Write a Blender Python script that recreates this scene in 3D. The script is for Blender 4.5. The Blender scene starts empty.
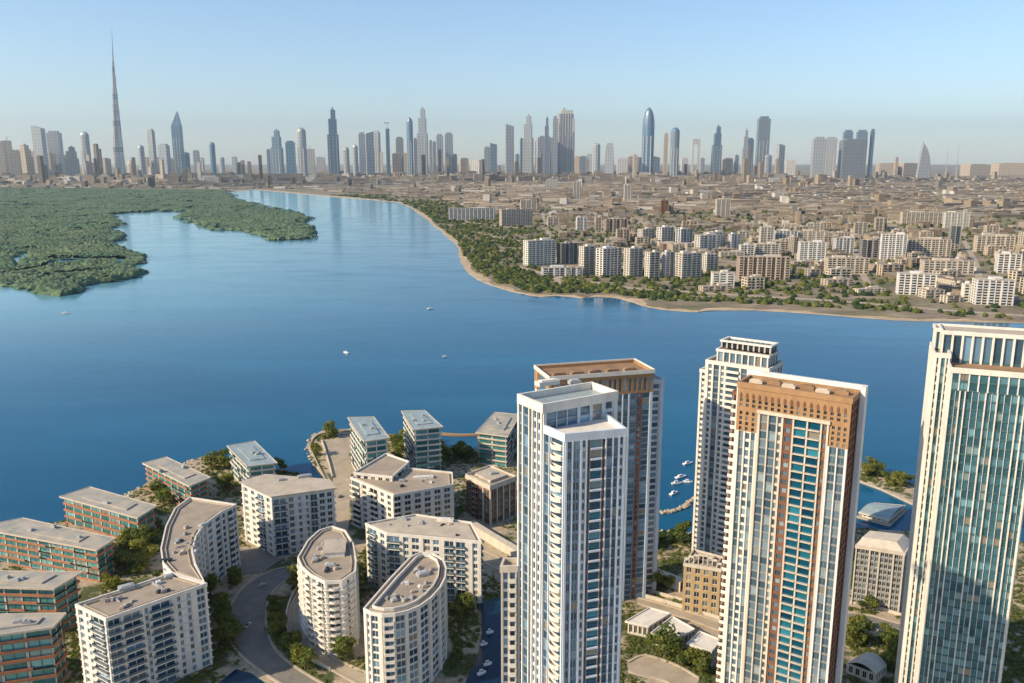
import bpy, math, random
import numpy as np
from math import sin, cos, tan, radians, pi, atan2, hypot, sqrt
R_ = random.Random(7)
scene = bpy.context.scene
COL = scene.collection

# ------------------------------------------------------------------ camera, sky, sun, exposure
H = 250.0; FPX = 850.0; PITCH = radians(12.0)
cd = bpy.data.cameras.new('camera'); cam = bpy.data.objects.new('camera', cd); COL.objects.link(cam)
cam.location = (0, 0, H); cam.rotation_euler = (radians(90) - PITCH, 0, 0)
cd.sensor_width = 36; cd.lens = 36 * FPX / 1024; cd.clip_start = 1; cd.clip_end = 300000
scene.camera = cam
SUN_AZ = atan2(-0.94, -0.35); SUN_EL = radians(30)
world = bpy.data.worlds.new("World"); scene.world = world; world.use_nodes = True
wn = world.node_tree.nodes; wl = world.node_tree.links
sky = wn.new('ShaderNodeTexSky'); sky.sky_type = 'NISHITA'; sky.sun_disc = False
sky.sun_elevation = SUN_EL; sky.sun_rotation = SUN_AZ
sky.air_density = 1.0; sky.dust_density = 0.35; sky.ozone_density = 3.6; sky.altitude = 100
bg = wn['Background']; bg.inputs[1].default_value = 0.122
wl.new(sky.outputs[0], bg.inputs[0])
sd = bpy.data.lights.new('sun', 'SUN'); sd.energy = 4.8; sd.angle = radians(0.6); sd.color = (1.0, 0.83, 0.60)
sun = bpy.data.objects.new('sun', sd); COL.objects.link(sun)
sx, sy, sz = sin(SUN_AZ) * cos(SUN_EL), cos(SUN_AZ) * cos(SUN_EL), sin(SUN_EL)
from mathutils import Vector
sun.rotation_euler = Vector((sx, sy, sz)).to_track_quat('Z', 'Y').to_euler(); sun.location = (0, 0, 600)
vs = scene.view_settings; scene.display_settings.display_device = 'sRGB'
vs.view_transform = 'Standard'; vs.look = 'None'; vs.exposure = 0.55; vs.gamma = 1.0; vs.use_curve_mapping = False
scene.cycles.max_bounces = 5; scene.cycles.diffuse_bounces = 2; scene.cycles.glossy_bounces = 3
scene.cycles.transmission_bounces = 2; scene.cycles.volume_bounces = 1; scene.cycles.transparent_max_bounces = 6
scene.cycles.use_denoising = True
HAZE = 1.8e-5

# ------------------------------------------------------------------ helpers
sp, cp = sin(PITCH), cos(PITCH)
def P(px, py, z=0.0):
    u = (px - 512) / FPX; v = (py - 341.5) / FPX
    t = (z - H) / (-sp - v * cp)
    return (u * t, (cp - v * sp) * t)
def PP(z, *pts): return [P(a, b, z) for a, b in pts]
def zat(y, ty):                     # height at forward distance y that shows at picture row ty
    v = (ty - 341.5) / FPX
    return H + y * (-(sp + v * cp)) / (cp - v * sp)
def topix(x, y, z):
    d = y * cp - (z - H) * sp; up = y * sp + (z - H) * cp
    return 512 + FPX * x / d, 341.5 - FPX * up / d

class MB:
    def __init__(s): s.v = []; s.f = []; s.m = []
    def add(s, vs, fs, mi=0):
        o = len(s.v); s.v += vs
        s.f += [tuple(i + o for i in f) for f in fs]; s.m += [mi] * len(fs)
    def box(s, x0, x1, y0, y1, z0, z1, mi=0):
        s.add([(x0,y0,z0),(x1,y0,z0),(x1,y1,z0),(x0,y1,z0),(x0,y0,z1),(x1,y0,z1),(x1,y1,z1),(x0,y1,z1)],
              [(0,3,2,1),(4,5,6,7),(0,1,5,4),(1,2,6,5),(2,3,7,6),(3,0,4,7)], mi)
    def obox(s, cx, cy, w, d, z0, z1, a, mi=0, tz=None):
        c, n = cos(a), sin(a); q = []
        for sx_, sy_ in ((-1,-1),(1,-1),(1,1),(-1,1)):
            q.append((cx + c*sx_*w/2 - n*sy_*d/2, cy + n*sx_*w/2 + c*sy_*d/2))
        s.prism(q, z0, z1, mi)
    def prism(s, poly, z0, z1, mi=0, top=None):
        n = len(poly); tp = top or poly
        s.add([(x,y,z0) for x,y in poly] + [(x,y,z1) for x,y in tp],
              [tuple(range(n-1,-1,-1)), tuple(range(n,2*n))] + [(i,(i+1)%n,(i+1)%n+n,i+n) for i in range(n)], mi)
    def ring(s, po, pi_, z0, z1, mi=0):
        n = len(po)
        s.add([(x,y,z0) for x,y in po]+[(x,y,z1) for x,y in po]+[(x,y,z0) for x,y in pi_]+[(x,y,z1) for x,y in pi_],
              sum([[(i,(i+1)%n,(i+1)%n+n,i+n), (i+n,(i+1)%n+n,(i+1)%n+3*n,i+3*n),
                    ((i+1)%n+2*n,i+2*n,i+3*n,(i+1)%n+3*n), ((i+1)%n,i,i+2*n,(i+1)%n+2*n)] for i in range(n)], []), mi)
    def mesh(s, name, mats):
        me = bpy.data.meshes.new(name); me.from_pydata(s.v, [], s.f)
        for m in (mats if isinstance(mats, (list, tuple)) else [mats]): me.materials.append(m)
        if any(s.m): me.polygons.foreach_set('material_index', s.m)
        me.update(); return me
    def build(s, name, mats, parent=None, smooth=False):
        if not s.v: return None
        me = s.mesh(name, mats)
        if smooth: me.polygons.foreach_set('use_smooth', [True]*len(me.polygons))
        return link(name, me, parent)
def link(name, me, parent=None, loc=(0,0,0), rz=0):
    o = bpy.data.objects.new(name, me); COL.objects.link(o); o.location = loc; o.rotation_euler = (0,0,rz)
    if parent: o.parent = parent
    return o
def tag(o, label=None, cat=None, group=None, kind=None):
    if label: o['label'] = label
    if cat: o['category'] = cat
    if group: o['group'] = group
    if kind: o['kind'] = kind
    return o
def offset(poly, d):                # CCW polygon, d > 0 grows
    n = len(poly); out = []
    for i in range(n):
        x0,y0 = poly[i-1]; x1,y1 = poly[i]; x2,y2 = poly[(i+1)%n]
        a = hypot(x1-x0,y1-y0) or 1; b = hypot(x2-x1,y2-y1) or 1
        n1 = ((y1-y0)/a, -(x1-x0)/a); n2 = ((y2-y1)/b, -(x2-x1)/b)
        k = max(0.35, 1 + n1[0]*n2[0] + n1[1]*n2[1])
        out.append((x1 + d*(n1[0]+n2[0])/k, y1 + d*(n1[1]+n2[1])/k))
    return out
def inpoly(x, y, poly):
    c = False; n = len(poly)
    for i in range(n):
        x1,y1 = poly[i]; x2,y2 = poly[i-1]
        if (y1 > y) != (y2 > y) and x < (x2-x1)*(y-y1)/(y2-y1)+x1: c = not c
    return c
def smooth_line(pts, k=6):
    out = []
    for i in range(len(pts)-1):
        p0 = pts[max(i-1,0)]; p1 = pts[i]; p2 = pts[i+1]; p3 = pts[min(i+2,len(pts)-1)]
        for j in range(k):
            t = j/k
            out.append(tuple(0.5*((2*p1[q])+(-p0[q]+p2[q])*t+(2*p0[q]-5*p1[q]+4*p2[q]-p3[q])*t*t+(-p0[q]+3*p1[q]-3*p2[q]+p3[q])*t**3) for q in (0,1)))
    out.append(pts[-1]); return out

# ------------------------------------------------------------------ materials
MATS = {}
class NT:
    def __init__(s, name):
        s.m = bpy.data.materials.new(name); s.m.use_nodes = True; s.t = s.m.node_tree
        s.b = s.t.nodes['Principled BSDF']
    def n(s, t, **k):
        x = s.t.nodes.new(t)
        for a, b in k.items(): setattr(x, a, b)
        return x
    def l(s, a, b): s.t.links.new(a, b)
    def pos(s, scale=(1,1,1)):
        g = s.n('ShaderNodeNewGeometry'); mp = s.n('ShaderNodeMapping'); mp.inputs['Scale'].default_value = scale
        s.l(g.outputs['Position'], mp.inputs['Vector']); return mp.outputs[0]
    def noise(s, scale, detail=5, rough=0.6, vec=None):
        x = s.n('ShaderNodeTexNoise'); x.inputs['Scale'].default_value = scale; x.inputs['Detail'].default_value = detail
        x.inputs['Roughness'].default_value = rough; s.l(vec or s.pos(), x.inputs['Vector']); return x.outputs['Fac']
    def ramp(s, fac, stops, interp='LINEAR'):
        r = s.n('ShaderNodeValToRGB'); r.color_ramp.interpolation = interp; e = r.color_ramp.elements
        while len(e) < len(stops): e.new(0.5)
        for el, (p, c) in zip(e, stops): el.position = p; el.color = (*c, 1)
        s.l(fac, r.inputs[0]); return r.outputs[0]
    def mix(s, fac, a, b, mode='MIX'):
        x = s.n('ShaderNodeMix', data_type='RGBA', blend_type=mode)
        for sock, v in ((x.inputs[0], fac), (x.inputs[6], a), (x.inputs[7], b)):
            if isinstance(v, (int, float)): sock.default_value = v
            elif isinstance(v, tuple): sock.default_value = (*v, 1)
            else: s.l(v, sock)
        return x.outputs[2]
    def math(s, op, a, b=None):
        x = s.n('ShaderNodeMath', operation=op)
        for sock, v in ((x.inputs[0], a), (x.inputs[1], b)):
            if v is None: continue
            if isinstance(v, (int, float)): sock.default_value = v
            else: s.l(v, sock)
        return x.outputs[0]
    def bump(s, h, strength, dist):
        x = s.n('ShaderNodeBump'); x.inputs['Strength'].default_value = strength; x.inputs['Distance'].default_value = dist
        s.l(h, x.inputs['Height']); s.l(x.outputs[0], s.b.inputs['Normal'])
    def base(s, c): s.l(c, s.b.inputs['Base Color'])
    def rnd(s):                      # a value per object plus per island
        a = s.n('ShaderNodeObjectInfo').outputs['Random']; g = s.n('ShaderNodeNewGeometry').outputs['Random Per Island']
        return s.math('FRACT', s.math('ADD', a, s.math('MULTIPLY', g, 7.31)))
def paint(name, c, rough=0.7, var=0.18, scale=0.25, streak=True):
    t = NT(name); d = tuple(x*(1-var)*0.96 for x in c)
    f = t.noise(scale, 6, 0.65, t.pos((1,1,0.25) if streak else (1,1,1)))
    col = t.ramp(f, [(0.3, d), (0.62, c)])
    f2 = t.noise(scale*9, 3)
    t.base(t.mix(t.math('MULTIPLY', f2, 0.16), col, tuple(x*0.55 for x in c)))
    t.b.inputs['Roughness'].default_value = rough; MATS[name] = t.m; return t.m
def glass(name, c1, c2, c3, metal=0.35, rough=0.1):
    t = NT(name); r = t.rnd()
    t.base(t.ramp(r, [(0.0, c1), (0.55, c2), (0.8, c3), (0.90, tuple(min(.6,x*1.5+0.02) for x in c3)), (0.975, (0.30,0.27,0.22))]))
    t.b.inputs['Metallic'].default_value = metal; t.b.inputs['IOR'].default_value = 1.7
    t.l(t.math('ADD', t.math('MULTIPLY', r, 0.12), rough), t.b.inputs['Roughness'])
    t.bump(t.noise(0.6, 2), 0.12, 0.05)
    MATS[name] = t.m; return t.m
paint('white', (0.76,0.70,0.61)); paint('white_cool', (0.71,0.70,0.68)); paint('white_shaded', (0.62,0.67,0.72)); paint('cream', (0.62,0.54,0.43))  # the bluish tower white has the cool cast of shade in its colour
paint('beige_trim', (0.58,0.49,0.38)); paint('terracotta', (0.46,0.17,0.08), 0.8, 0.3); paint('orange_stone', (0.38,0.215,0.10), 0.7, 0.25)
paint('brown', (0.20,0.085,0.045), 0.7, 0.3); paint('ochre', (0.46,0.32,0.16)); paint('offwhite', (0.63,0.59,0.52)); paint('grey', (0.30,0.29,0.28)); paint('dark', (0.035,0.04,0.045), 0.5)
paint('spandrel_teal', (0.06,0.13,0.14), 0.3); paint('spandrel_blue', (0.20,0.27,0.33), 0.35); paint('spandrel_grey', (0.24,0.25,0.25), 0.5)
paint('roof_deck', (0.38,0.31,0.235), 0.9, 0.28, 0.12, False); paint('roof_pale', (0.50,0.43,0.34), 0.9, 0.25, 0.12, False)
paint('roof_brown', (0.33,0.20,0.11), 0.9, 0.35, 0.12, False)
t = NT('roof_worn'); f_ = t.noise(0.09, 5, 0.6); f2_ = t.noise(0.6, 6, 0.7)
t.base(t.mix(t.math('MULTIPLY', f2_, 0.5), t.ramp(f_, [(0.36, (0.27,0.29,0.27)), (0.52, (0.42,0.38,0.31)), (0.68, (0.52,0.45,0.35))]), (0.22,0.20,0.17))); t.b.inputs['Roughness'].default_value = 0.85; MATS['roof_worn'] = t.m
paint('roof_teal', (0.33,0.40,0.40), 0.45, 0.3, 0.15, False)
paint('concrete', (0.48,0.40,0.30), 0.9, 0.25, 0.1, False); paint('metal', (0.42,0.42,0.41), 0.4)
paint('rail_glass', (0.13,0.18,0.20), 0.2); paint('wood', (0.36,0.22,0.12), 0.8); paint('boat_white', (0.8,0.8,0.78), 0.4)
glass('glass_blue', (0.03,0.075,0.12), (0.07,0.15,0.23), (0.15,0.27,0.38))
glass('glass_teal', (0.012,0.060,0.068), (0.025,0.12,0.13), (0.06,0.22,0.23))
glass('glass_deep', (0.004,0.05,0.10), (0.006,0.11,0.18), (0.015,0.17,0.24), 0.3, 0.08)
glass('glass_sea', (0.03,0.11,0.145), (0.06,0.185,0.235), (0.13,0.29,0.35), 0.4, 0.08)
glass('glass_villa', (0.04,0.18,0.19), (0.08,0.29,0.29), (0.16,0.42,0.42), 0.25, 0.1)
glass('glass_dark', (0.015,0.02,0.025), (0.04,0.055,0.065), (0.10,0.13,0.14), 0.2, 0.1)
glass('glass_pale', (0.06,0.12,0.17), (0.14,0.23,0.30), (0.26,0.36,0.43), 0.45, 0.12)
M = MATS
def plain_mats():
    # water
    t = NT('water')
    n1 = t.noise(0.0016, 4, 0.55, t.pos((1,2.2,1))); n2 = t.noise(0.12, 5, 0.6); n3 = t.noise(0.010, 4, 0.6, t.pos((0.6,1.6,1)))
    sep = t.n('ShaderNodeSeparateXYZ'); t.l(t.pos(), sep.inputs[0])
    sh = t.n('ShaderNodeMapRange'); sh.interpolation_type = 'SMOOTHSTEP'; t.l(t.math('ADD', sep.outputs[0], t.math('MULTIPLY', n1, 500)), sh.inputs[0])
    sh.inputs[1].default_value = 450; sh.inputs[2].default_value = -1100; yf = t.n('ShaderNodeMapRange'); yf.interpolation_type = 'SMOOTHSTEP'; t.l(sep.outputs[1], yf.inputs[0]); yf.inputs[1].default_value = 700; yf.inputs[2].default_value = 1700  # base colour paled toward the far left to stand in for sky glare
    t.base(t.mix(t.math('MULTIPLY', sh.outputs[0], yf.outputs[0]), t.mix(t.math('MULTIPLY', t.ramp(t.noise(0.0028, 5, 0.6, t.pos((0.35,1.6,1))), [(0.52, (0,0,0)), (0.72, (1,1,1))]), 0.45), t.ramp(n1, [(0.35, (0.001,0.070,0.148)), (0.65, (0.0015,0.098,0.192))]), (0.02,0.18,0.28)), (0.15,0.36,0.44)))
    t.l(t.ramp(n3, [(0.3, (0.06,)*3), (0.7, (0.20,)*3)]), t.b.inputs['Roughness'])
    t.b.inputs['IOR'].default_value = 1.33; t.b.inputs['Specular IOR Level'].default_value = 0.33
    t.bump(t.math('ADD', t.math('MULTIPLY', n2, 0.5), t.math('MULTIPLY', n3, 1.5)), 0.22, 0.9); M['water'] = t.m
    t = NT('pond_water'); t.b.inputs['Base Color'].default_value = (0.003,0.022,0.05,1); t.b.inputs['Roughness'].default_value = 0.12; t.b.inputs['IOR'].default_value = 1.33
    t.bump(t.noise(0.8, 3), 0.15, 0.2); M['pond_water'] = t.m
    # far ground
    t = NT('far_ground')
    a = t.noise(0.0030, 8, 0.7); b = t.noise(0.02, 6, 0.7, t.pos((0.5,1,1))); c = t.noise(0.0011, 4, 0.6)
    col = t.ramp(b, [(0.3, (0.10,0.08,0.052)), (0.5, (0.21,0.165,0.11)), (0.7, (0.36,0.29,0.20))])
    gr = t.ramp(b, [(0.3, (0.045,0.062,0.018)), (0.7, (0.14,0.145,0.05))])
    t.base(t.mix(t.ramp(a, [(0.50, (0,0,0)), (0.60, (0.8,0.8,0.8))]), col, gr))
    t.b.inputs['Roughness'].default_value = 1; M['far_ground'] = t.m
    t = NT('sand'); f = t.noise(0.03, 7, 0.7)
    t.base(t.ramp(f, [(0.3, (0.30,0.215,0.13)), (0.7, (0.55,0.43,0.29))])); t.b.inputs['Roughness'].default_value = 1; M['sand'] = t.m
    t = NT('near_ground'); a = t.noise(0.035, 6, 0.65); b = t.noise(0.35, 6, 0.7)
    col = t.ramp(b, [(0.3, (0.27,0.21,0.14)), (0.7, (0.50,0.41,0.29))])
    gr = t.ramp(b, [(0.3, (0.025,0.04,0.012)), (0.7, (0.10,0.115,0.035))])
    t.base(t.mix(t.ramp(a, [(0.50, (0,0,0)), (0.57, (1,1,1))]), col, gr)); t.bump(b, 0.5, 0.6)
    t.b.inputs['Roughness'].default_value = 1; M['near_ground'] = t.m
    t = NT('asphalt'); a = t.noise(0.15, 6, 0.7)
    t.base(t.ramp(a, [(0.3, (0.15,0.14,0.125)), (0.7, (0.24,0.215,0.18))])); t.b.inputs['Roughness'].default_value = 0.9; M['asphalt'] = t.m
    t = NT('paving'); a = t.noise(0.09, 7, 0.7); b = t.noise(0.9, 4, 0.7)
    t.base(t.mix(t.math('MULTIPLY', b, 0.4), t.ramp(a, [(0.3, (0.30,0.24,0.17)), (0.7, (0.50,0.42,0.31))]), (0.22,0.18,0.13)))
    t.b.inputs['Roughness'].default_value = 0.95; M['paving'] = t.m
    for nm, lo, hi in (('leaf_a', (0.045,0.075,0.012), (0.15,0.175,0.03)), ('leaf_b', (0.085,0.105,0.014), (0.23,0.225,0.04)), ('leaf_c', (0.018,0.042,0.012), (0.06,0.10,0.022))):
        t = NT(nm); g = t.n('ShaderNodeNewGeometry').outputs['Random Per Island']; o = t.n('ShaderNodeObjectInfo').outputs['Random']
        t.base(t.ramp(t.math('ADD', t.math('MULTIPLY', g, 0.6), t.math('MULTIPLY', o, 0.4)), [(0.1, lo), (0.9, hi)]))
        t.b.inputs['Roughness'].default_value = 0.8; tr = t.n('ShaderNodeBsdfTranslucent'); tr.inputs[0].default_value = (hi[0]*1.6, hi[1]*1.7, hi[2], 1)
        mx = t.n('ShaderNodeMixShader'); mx.inputs[0].default_value = 0.38; t.l(t.b.outputs[0], mx.inputs[1]); t.l(tr.outputs[0], mx.inputs[2]); t.l(mx.outputs[0], t.t.nodes['Material Output'].inputs['Surface']); M[nm] = t.m
    t = NT('mangrove'); a = t.noise(0.02, 6, 0.7); b = t.noise(0.0035, 4, 0.6)
    c1 = t.ramp(a, [(0.35, (0.014,0.050,0.026)), (0.65, (0.105,0.175,0.085))])
    vo = t.n('ShaderNodeTexVoronoi'); vo.inputs['Scale'].default_value = 0.11; t.l(t.pos(), vo.inputs['Vector']); sc_ = t.n('ShaderNodeSeparateColor'); t.l(vo.outputs['Color'], sc_.inputs[0])
    c1 = t.mix(t.math('MULTIPLY', sc_.outputs[0], 0.6), c1, (0.12,0.20,0.095)); c1 = t.mix(t.math('MULTIPLY', t.math('GREATER_THAN', sc_.outputs[1], 0.68), 0.75), c1, (0.012,0.035,0.018))  # random crown tones; their dark-light contrast stands in for weak grazing light
    t.base(t.mix(t.ramp(b, [(0.4, (0,0,0)), (0.65, (0.5,)*3)]), c1, (0.13,0.165,0.075))); t.b.inputs['Roughness'].default_value = 0.9
    t.bump(t.noise(0.12, 5, 0.7), 0.8, 4.0); M['mangrove'] = t.m
    t = NT('bark'); t.b.inputs['Base Color'].default_value = (0.12,0.08,0.05,1); t.b.inputs['Roughness'].default_value = 0.9; M['bark'] = t.m
    # city facades: storeys and window columns that follow each wall
    for nm, stops in (('city', [(0.0,(0.17,0.125,0.08)), (0.3,(0.27,0.205,0.135)), (0.6,(0.36,0.28,0.19)), (0.8,(0.20,0.175,0.15)), (0.92,(0.50,0.43,0.33))]),
                      ('city_pale', [(0.0,(0.42,0.36,0.28)), (0.5,(0.55,0.50,0.43)), (0.9,(0.64,0.60,0.54))]),
                      ('city_roof', [(0.0,(0.16,0.125,0.085)), (0.5,(0.28,0.225,0.155)), (0.9,(0.42,0.35,0.255))])):
        t = NT(nm); r = t.rnd(); col = t.ramp(r, stops, 'CONSTANT' if nm == 'city' else 'LINEAR')
        if nm != 'city_roof':
            g = t.n('ShaderNodeNewGeometry')
            cr = t.n('ShaderNodeVectorMath', operation='CROSS_PRODUCT'); t.l(g.outputs['True Normal'], cr.inputs[0]); cr.inputs[1].default_value = (0,0,1)
            dt = t.n('ShaderNodeVectorMath', operation='DOT_PRODUCT'); t.l(cr.outputs[0], dt.inputs[0]); t.l(g.outputs['Position'], dt.inputs[1])
            sep = t.n('ShaderNodeSeparateXYZ'); t.l(g.outputs['Position'], sep.inputs[0])
            wu = t.math('GREATER_THAN', t.math('FRACT', t.math('MULTIPLY', dt.outputs['Value'], 1/4.6)), 0.45)
            wz = t.math('GREATER_THAN', t.math('FRACT', t.math('MULTIPLY', sep.outputs[2], 1/4.0)), 0.42)
            col = t.mix(t.math('MULTIPLY', t.math('MULTIPLY', wu, wz), 0.8), col, (0.05,0.055,0.06))
        t.base(col); t.b.inputs['Roughness'].default_value = 0.8; M[nm] = t.m
    # far glass and stone high-rises
    for nm, c, metal in (('tower_grey', (0.34,0.385,0.42), .1), ('tower_blue', (0.12,0.22,0.31), .3), ('tower_pale', (0.62,0.60,0.56), 0), ('tower_tan', (0.46,0.36,0.26), 0), ('tower_dark', (0.13,0.175,0.22), .2)):
        t = NT(nm); g = t.n('ShaderNodeNewGeometry')
        cr = t.n('ShaderNodeVectorMath', operation='CROSS_PRODUCT'); t.l(g.outputs['True Normal'], cr.inputs[0]); cr.inputs[1].default_value = (0,0,1)
        dt = t.n('ShaderNodeVectorMath', operation='DOT_PRODUCT'); t.l(cr.outputs[0], dt.inputs[0]); t.l(g.outputs['Position'], dt.inputs[1])
        sep = t.n('ShaderNodeSeparateXYZ'); t.l(g.outputs['Position'], sep.inputs[0])
        st = t.math('GREATER_THAN', t.math('FRACT', t.math('MULTIPLY', dt.outputs['Value'], 1/38)), 0.6)
        fz = t.math('GREATER_THAN', t.math('FRACT', t.math('MULTIPLY', sep.outputs[2], 1/46)), 0.75)
        col = t.mix(t.math('MULTIPLY', st, 0.6), c, tuple(x*0.35 for x in c)); col = t.mix(t.math('MULTIPLY', fz, 0.35), col, tuple(min(.7,x*1.6) for x in c))
        o = t.n('ShaderNodeObjectInfo').outputs['Random']
        col = t.mix(t.math('MULTIPLY', o, 0.45), col, (0.30,0.26,0.22))
        t.base(col); t.b.inputs['Roughness'].default_value = 0.35; t.b.inputs['Metallic'].default_value = metal; M[nm] = t.m
plain_mats()

# ------------------------------------------------------------------ setting: water, land, shores
def sheet(name, poly, z, mat, z0=None, kind='structure'):
    mb = MB(); n = len(poly); mb.add([(x,y,z) for x,y in poly], [tuple(range(n))])
    if z0 is not None:
        mb.add([(x,y,z0) for x,y in poly]+[(x,y,z) for x,y in poly], [(i,(i+1)%n,(i+1)%n+n,i+n) for i in range(n)])
    return tag(mb.build(name, M[mat]), kind=kind)
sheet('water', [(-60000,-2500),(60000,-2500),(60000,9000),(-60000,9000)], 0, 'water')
coast_px = [(-3500,188),(-600,189),(0,189.5),(150,190),(228,191.5),(255,190),(290,193),(330,196.5),(370,200),(400,203),(419,214),(440,231),(456,245),(461,262),(472,276),(488,284),(506,290),(537.5,296.5),(560,296),(581,298),(603,297),(625,300),(650,307.5),(690,312),(720,310.5),(766,311),(829,315),(891,320),(941,321.6),(1024,323),(1200,326),(1700,332),(3500,340)]
coast = smooth_line([P(a,b) for a,b in coast_px], 5)
rc = random.Random(3)
coast = [(x+rc.uniform(-1,1)*y*0.0015, y*(1+rc.uniform(-1,1)*0.0012)) for x,y in coast]
far_close = [(60000,1400),(60000,60000),(-60000,60000),(-60000,8800)]
beach = coast + far_close
sheet('shore', beach, 0.8, 'sand', -0.5)
inland = []
for i,(x,y) in enumerate(coast):
    x0,y0 = coast[max(i-1,0)]; x1,y1 = coast[min(i+1,len(coast)-1)]; L = hypot(x1-x0,y1-y0)
    w = 15 + 7*sin(i*0.9) + 5*sin(i*0.37+1) + (40 if x < -900 else 0) + rc.uniform(-5,5)
    inland.append((x-(y1-y0)/L*w, y+(x1-x0)/L*w))
farland = inland + [(60000,1500),(60000,59990),(-60000,59990),(-60000,8900)]
sheet('ground', farland, 1.6, 'far_ground', 0.5)
# low hills on the horizon
near_px = [(-700,620),(-200,560),(-30,537),(62,523),(112,503),(146,487),(172,473),(192,462),(215,458),(240,464),(275,471),(300,475),(312,481),(324,480),(313,462),(308,447),(314,436),(326,431.5),(347,430),(372,433),(387,435.5),(403,438),(440,439),(446,450),(478,452),(480,430),(500,418),(522,424),(536,455),(600,506),(640,531),(668,534),(690,536),(706,537),(740,522),(800,522),(856,530),(912,533),(1000,540),(1100,560),(1500,640),(3000,900)]
near = [P(a,b) for a,b in near_px] + [(1500,-1500),(-1500,-1500),(-1500,400)]
near = near[::-1]
if sum(near[i-1][0]*near[i][1]-near[i][0]*near[i-1][1] for i in range(len(near))) < 0: near = near[::-1]
sheet('quay', near, 1.2, 'sand', -1.0)
sheet('land', offset(near, -4), 1.5, 'near_ground', 1.0)
def strip(name, left, right, z, mat, kerb=True):
    l = smooth_line(PP(z, *left)); r = smooth_line(PP(z, *right)); mb = MB(); n = min(len(l), len(r))
    l = l[:n]; r = r[:n]
    mb.add([(x,y,z) for x,y in l]+[(x,y,z) for x,y in r], [(i,i+n,i+n+1,i+1) for i in range(n-1)])
    tag(mb.build(name, M[mat]), kind='structure')
    if kerb:
        k = MB()
        for ln, sg in ((l,1),(r,-1)):
            po = ln; q = []
            for i,(x,y) in enumerate(ln):
                x0,y0 = ln[max(i-1,0)]; x1,y1 = ln[min(i+1,n-1)]; L = hypot(x1-x0,y1-y0) or 1
                q.append((x-sg*(y1-y0)/L*-1.2, y+sg*(x1-x0)/L*-1.2))
            k.add([(x,y,z-.3) for x,y in po]+[(x,y,z+.55) for x,y in po]+[(x,y,z-.3) for x,y in q]+[(x,y,z+.55) for x,y in q],
                  sum([[(i,i+1,i+1+n,i+n),(i+n,i+1+n,i+1+3*n,i+3*n),(i+2*n,i+3*n,i+1+3*n,i+1+2*n)] for i in range(n-1)],[]))
        tag(k.build('kerb', M['concrete']), kind='structure')
strip('road', [(350,557),(322,559),(294,566),(269,572.5),(244,588),(229,613),(229,636),(244,657),(273,678),(330,710)],
      [(350,566),(324,569),(297,575),(277,587),(267,602),(265,624),(271,645),(286,661.5),(319,683),(375,712)], 1.65, 'asphalt')
strip('driveway', [(301,590),(294,602),(290,615),(293,635),(304,652),(330,668),(370,690)],
      [(309,592),(302,603),(298,615),(301,632),(312,646),(336,660),(380,680)], 1.62, 'paving')
sheet('pavement', PP(1.56,(322,441),(347,437),(351,470),(349,520),(346,560),(330,562),(331,520),(333,480),(329,462)), 1.56, 'paving')
sheet('path', PP(1.57,(236,549),(262,548),(282,559),(262,572),(238,576)), 1.57, 'asphalt')
strip('street', [(445,536),(478,548),(505,560),(530,575)], [(440,545),(472,558),(500,572),(520,590)], 1.6, 'paving')
sheet('pond', PP(1.58,(196,700),(236,669),(251,673),(290,700)), 1.58, 'pond_water')
sheet('canal', PP(1.58,(476,604),(505,596),(520,640),(520,720),(455,720),(462,690),(478,655),(482,630)), 1.58, 'pond_water')
strip('promenade', [(636,597),(660,603),(690,612),(722,622),(760,640)], [(637,604),(660,611),(688,620),(718,631),(755,650)], 1.62, 'paving')
strip('lane', [(845,612),(870,615),(895,622),(930,630)], [(843,624),(868,628),(893,636),(925,646)], 1.62, 'asphalt')
strip('terrace', [(627,662),(645,655),(675,664),(700,678)], [(628,672),(640,676),(665,682),(690,700)], 1.7, 'paving')
HARD = [PP(1.5,(226,613),(229,592),(243,578),(268,568),(300,560),(352,554),(354,568),(300,577),(280,588),(270,602),(268,622),(275,643),(290,659),(325,683),(380,715),(270,700),(240,660)),
    PP(1.5,(290,590),(309,590),(303,604),(301,620),(303,633),(340,660),(380,682),(340,690),(300,660),(287,635)),
    PP(1.5,(320,440),(349,436),(353,470),(349,560),(330,563),(329,480)), PP(1.5,(234,547),(264,546),(284,559),(262,574),(236,578)), PP(1.5,(440,534),(535,572),(525,594),(438,548)),
    PP(1.5,(194,700),(236,667),(253,672),(292,700)), PP(1.5,(474,602),(507,594),(524,640),(524,722),(452,722),(460,690),(476,655),(480,630)), PP(1.5,(634,594),(690,608),(765,640),(755,655),(688,624),(634,608)), PP(1.5,(842,610),(935,628),(930,650),(840,626)), PP(1.5,(625,660),(645,653),(705,678),(690,700),(628,676))]
# breakwater with its path
bwp = PP(0,(835,474),(861,483),(880,490),(912,505),(960,522),(968,508),(912,484),(885,474),(862,467),(840,464))
sheet('breakwater', bwp, 1.3, 'concrete', -1); sheet('verge', offset(bwp,-4), 1.6, 'near_ground', 1.0)

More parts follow.
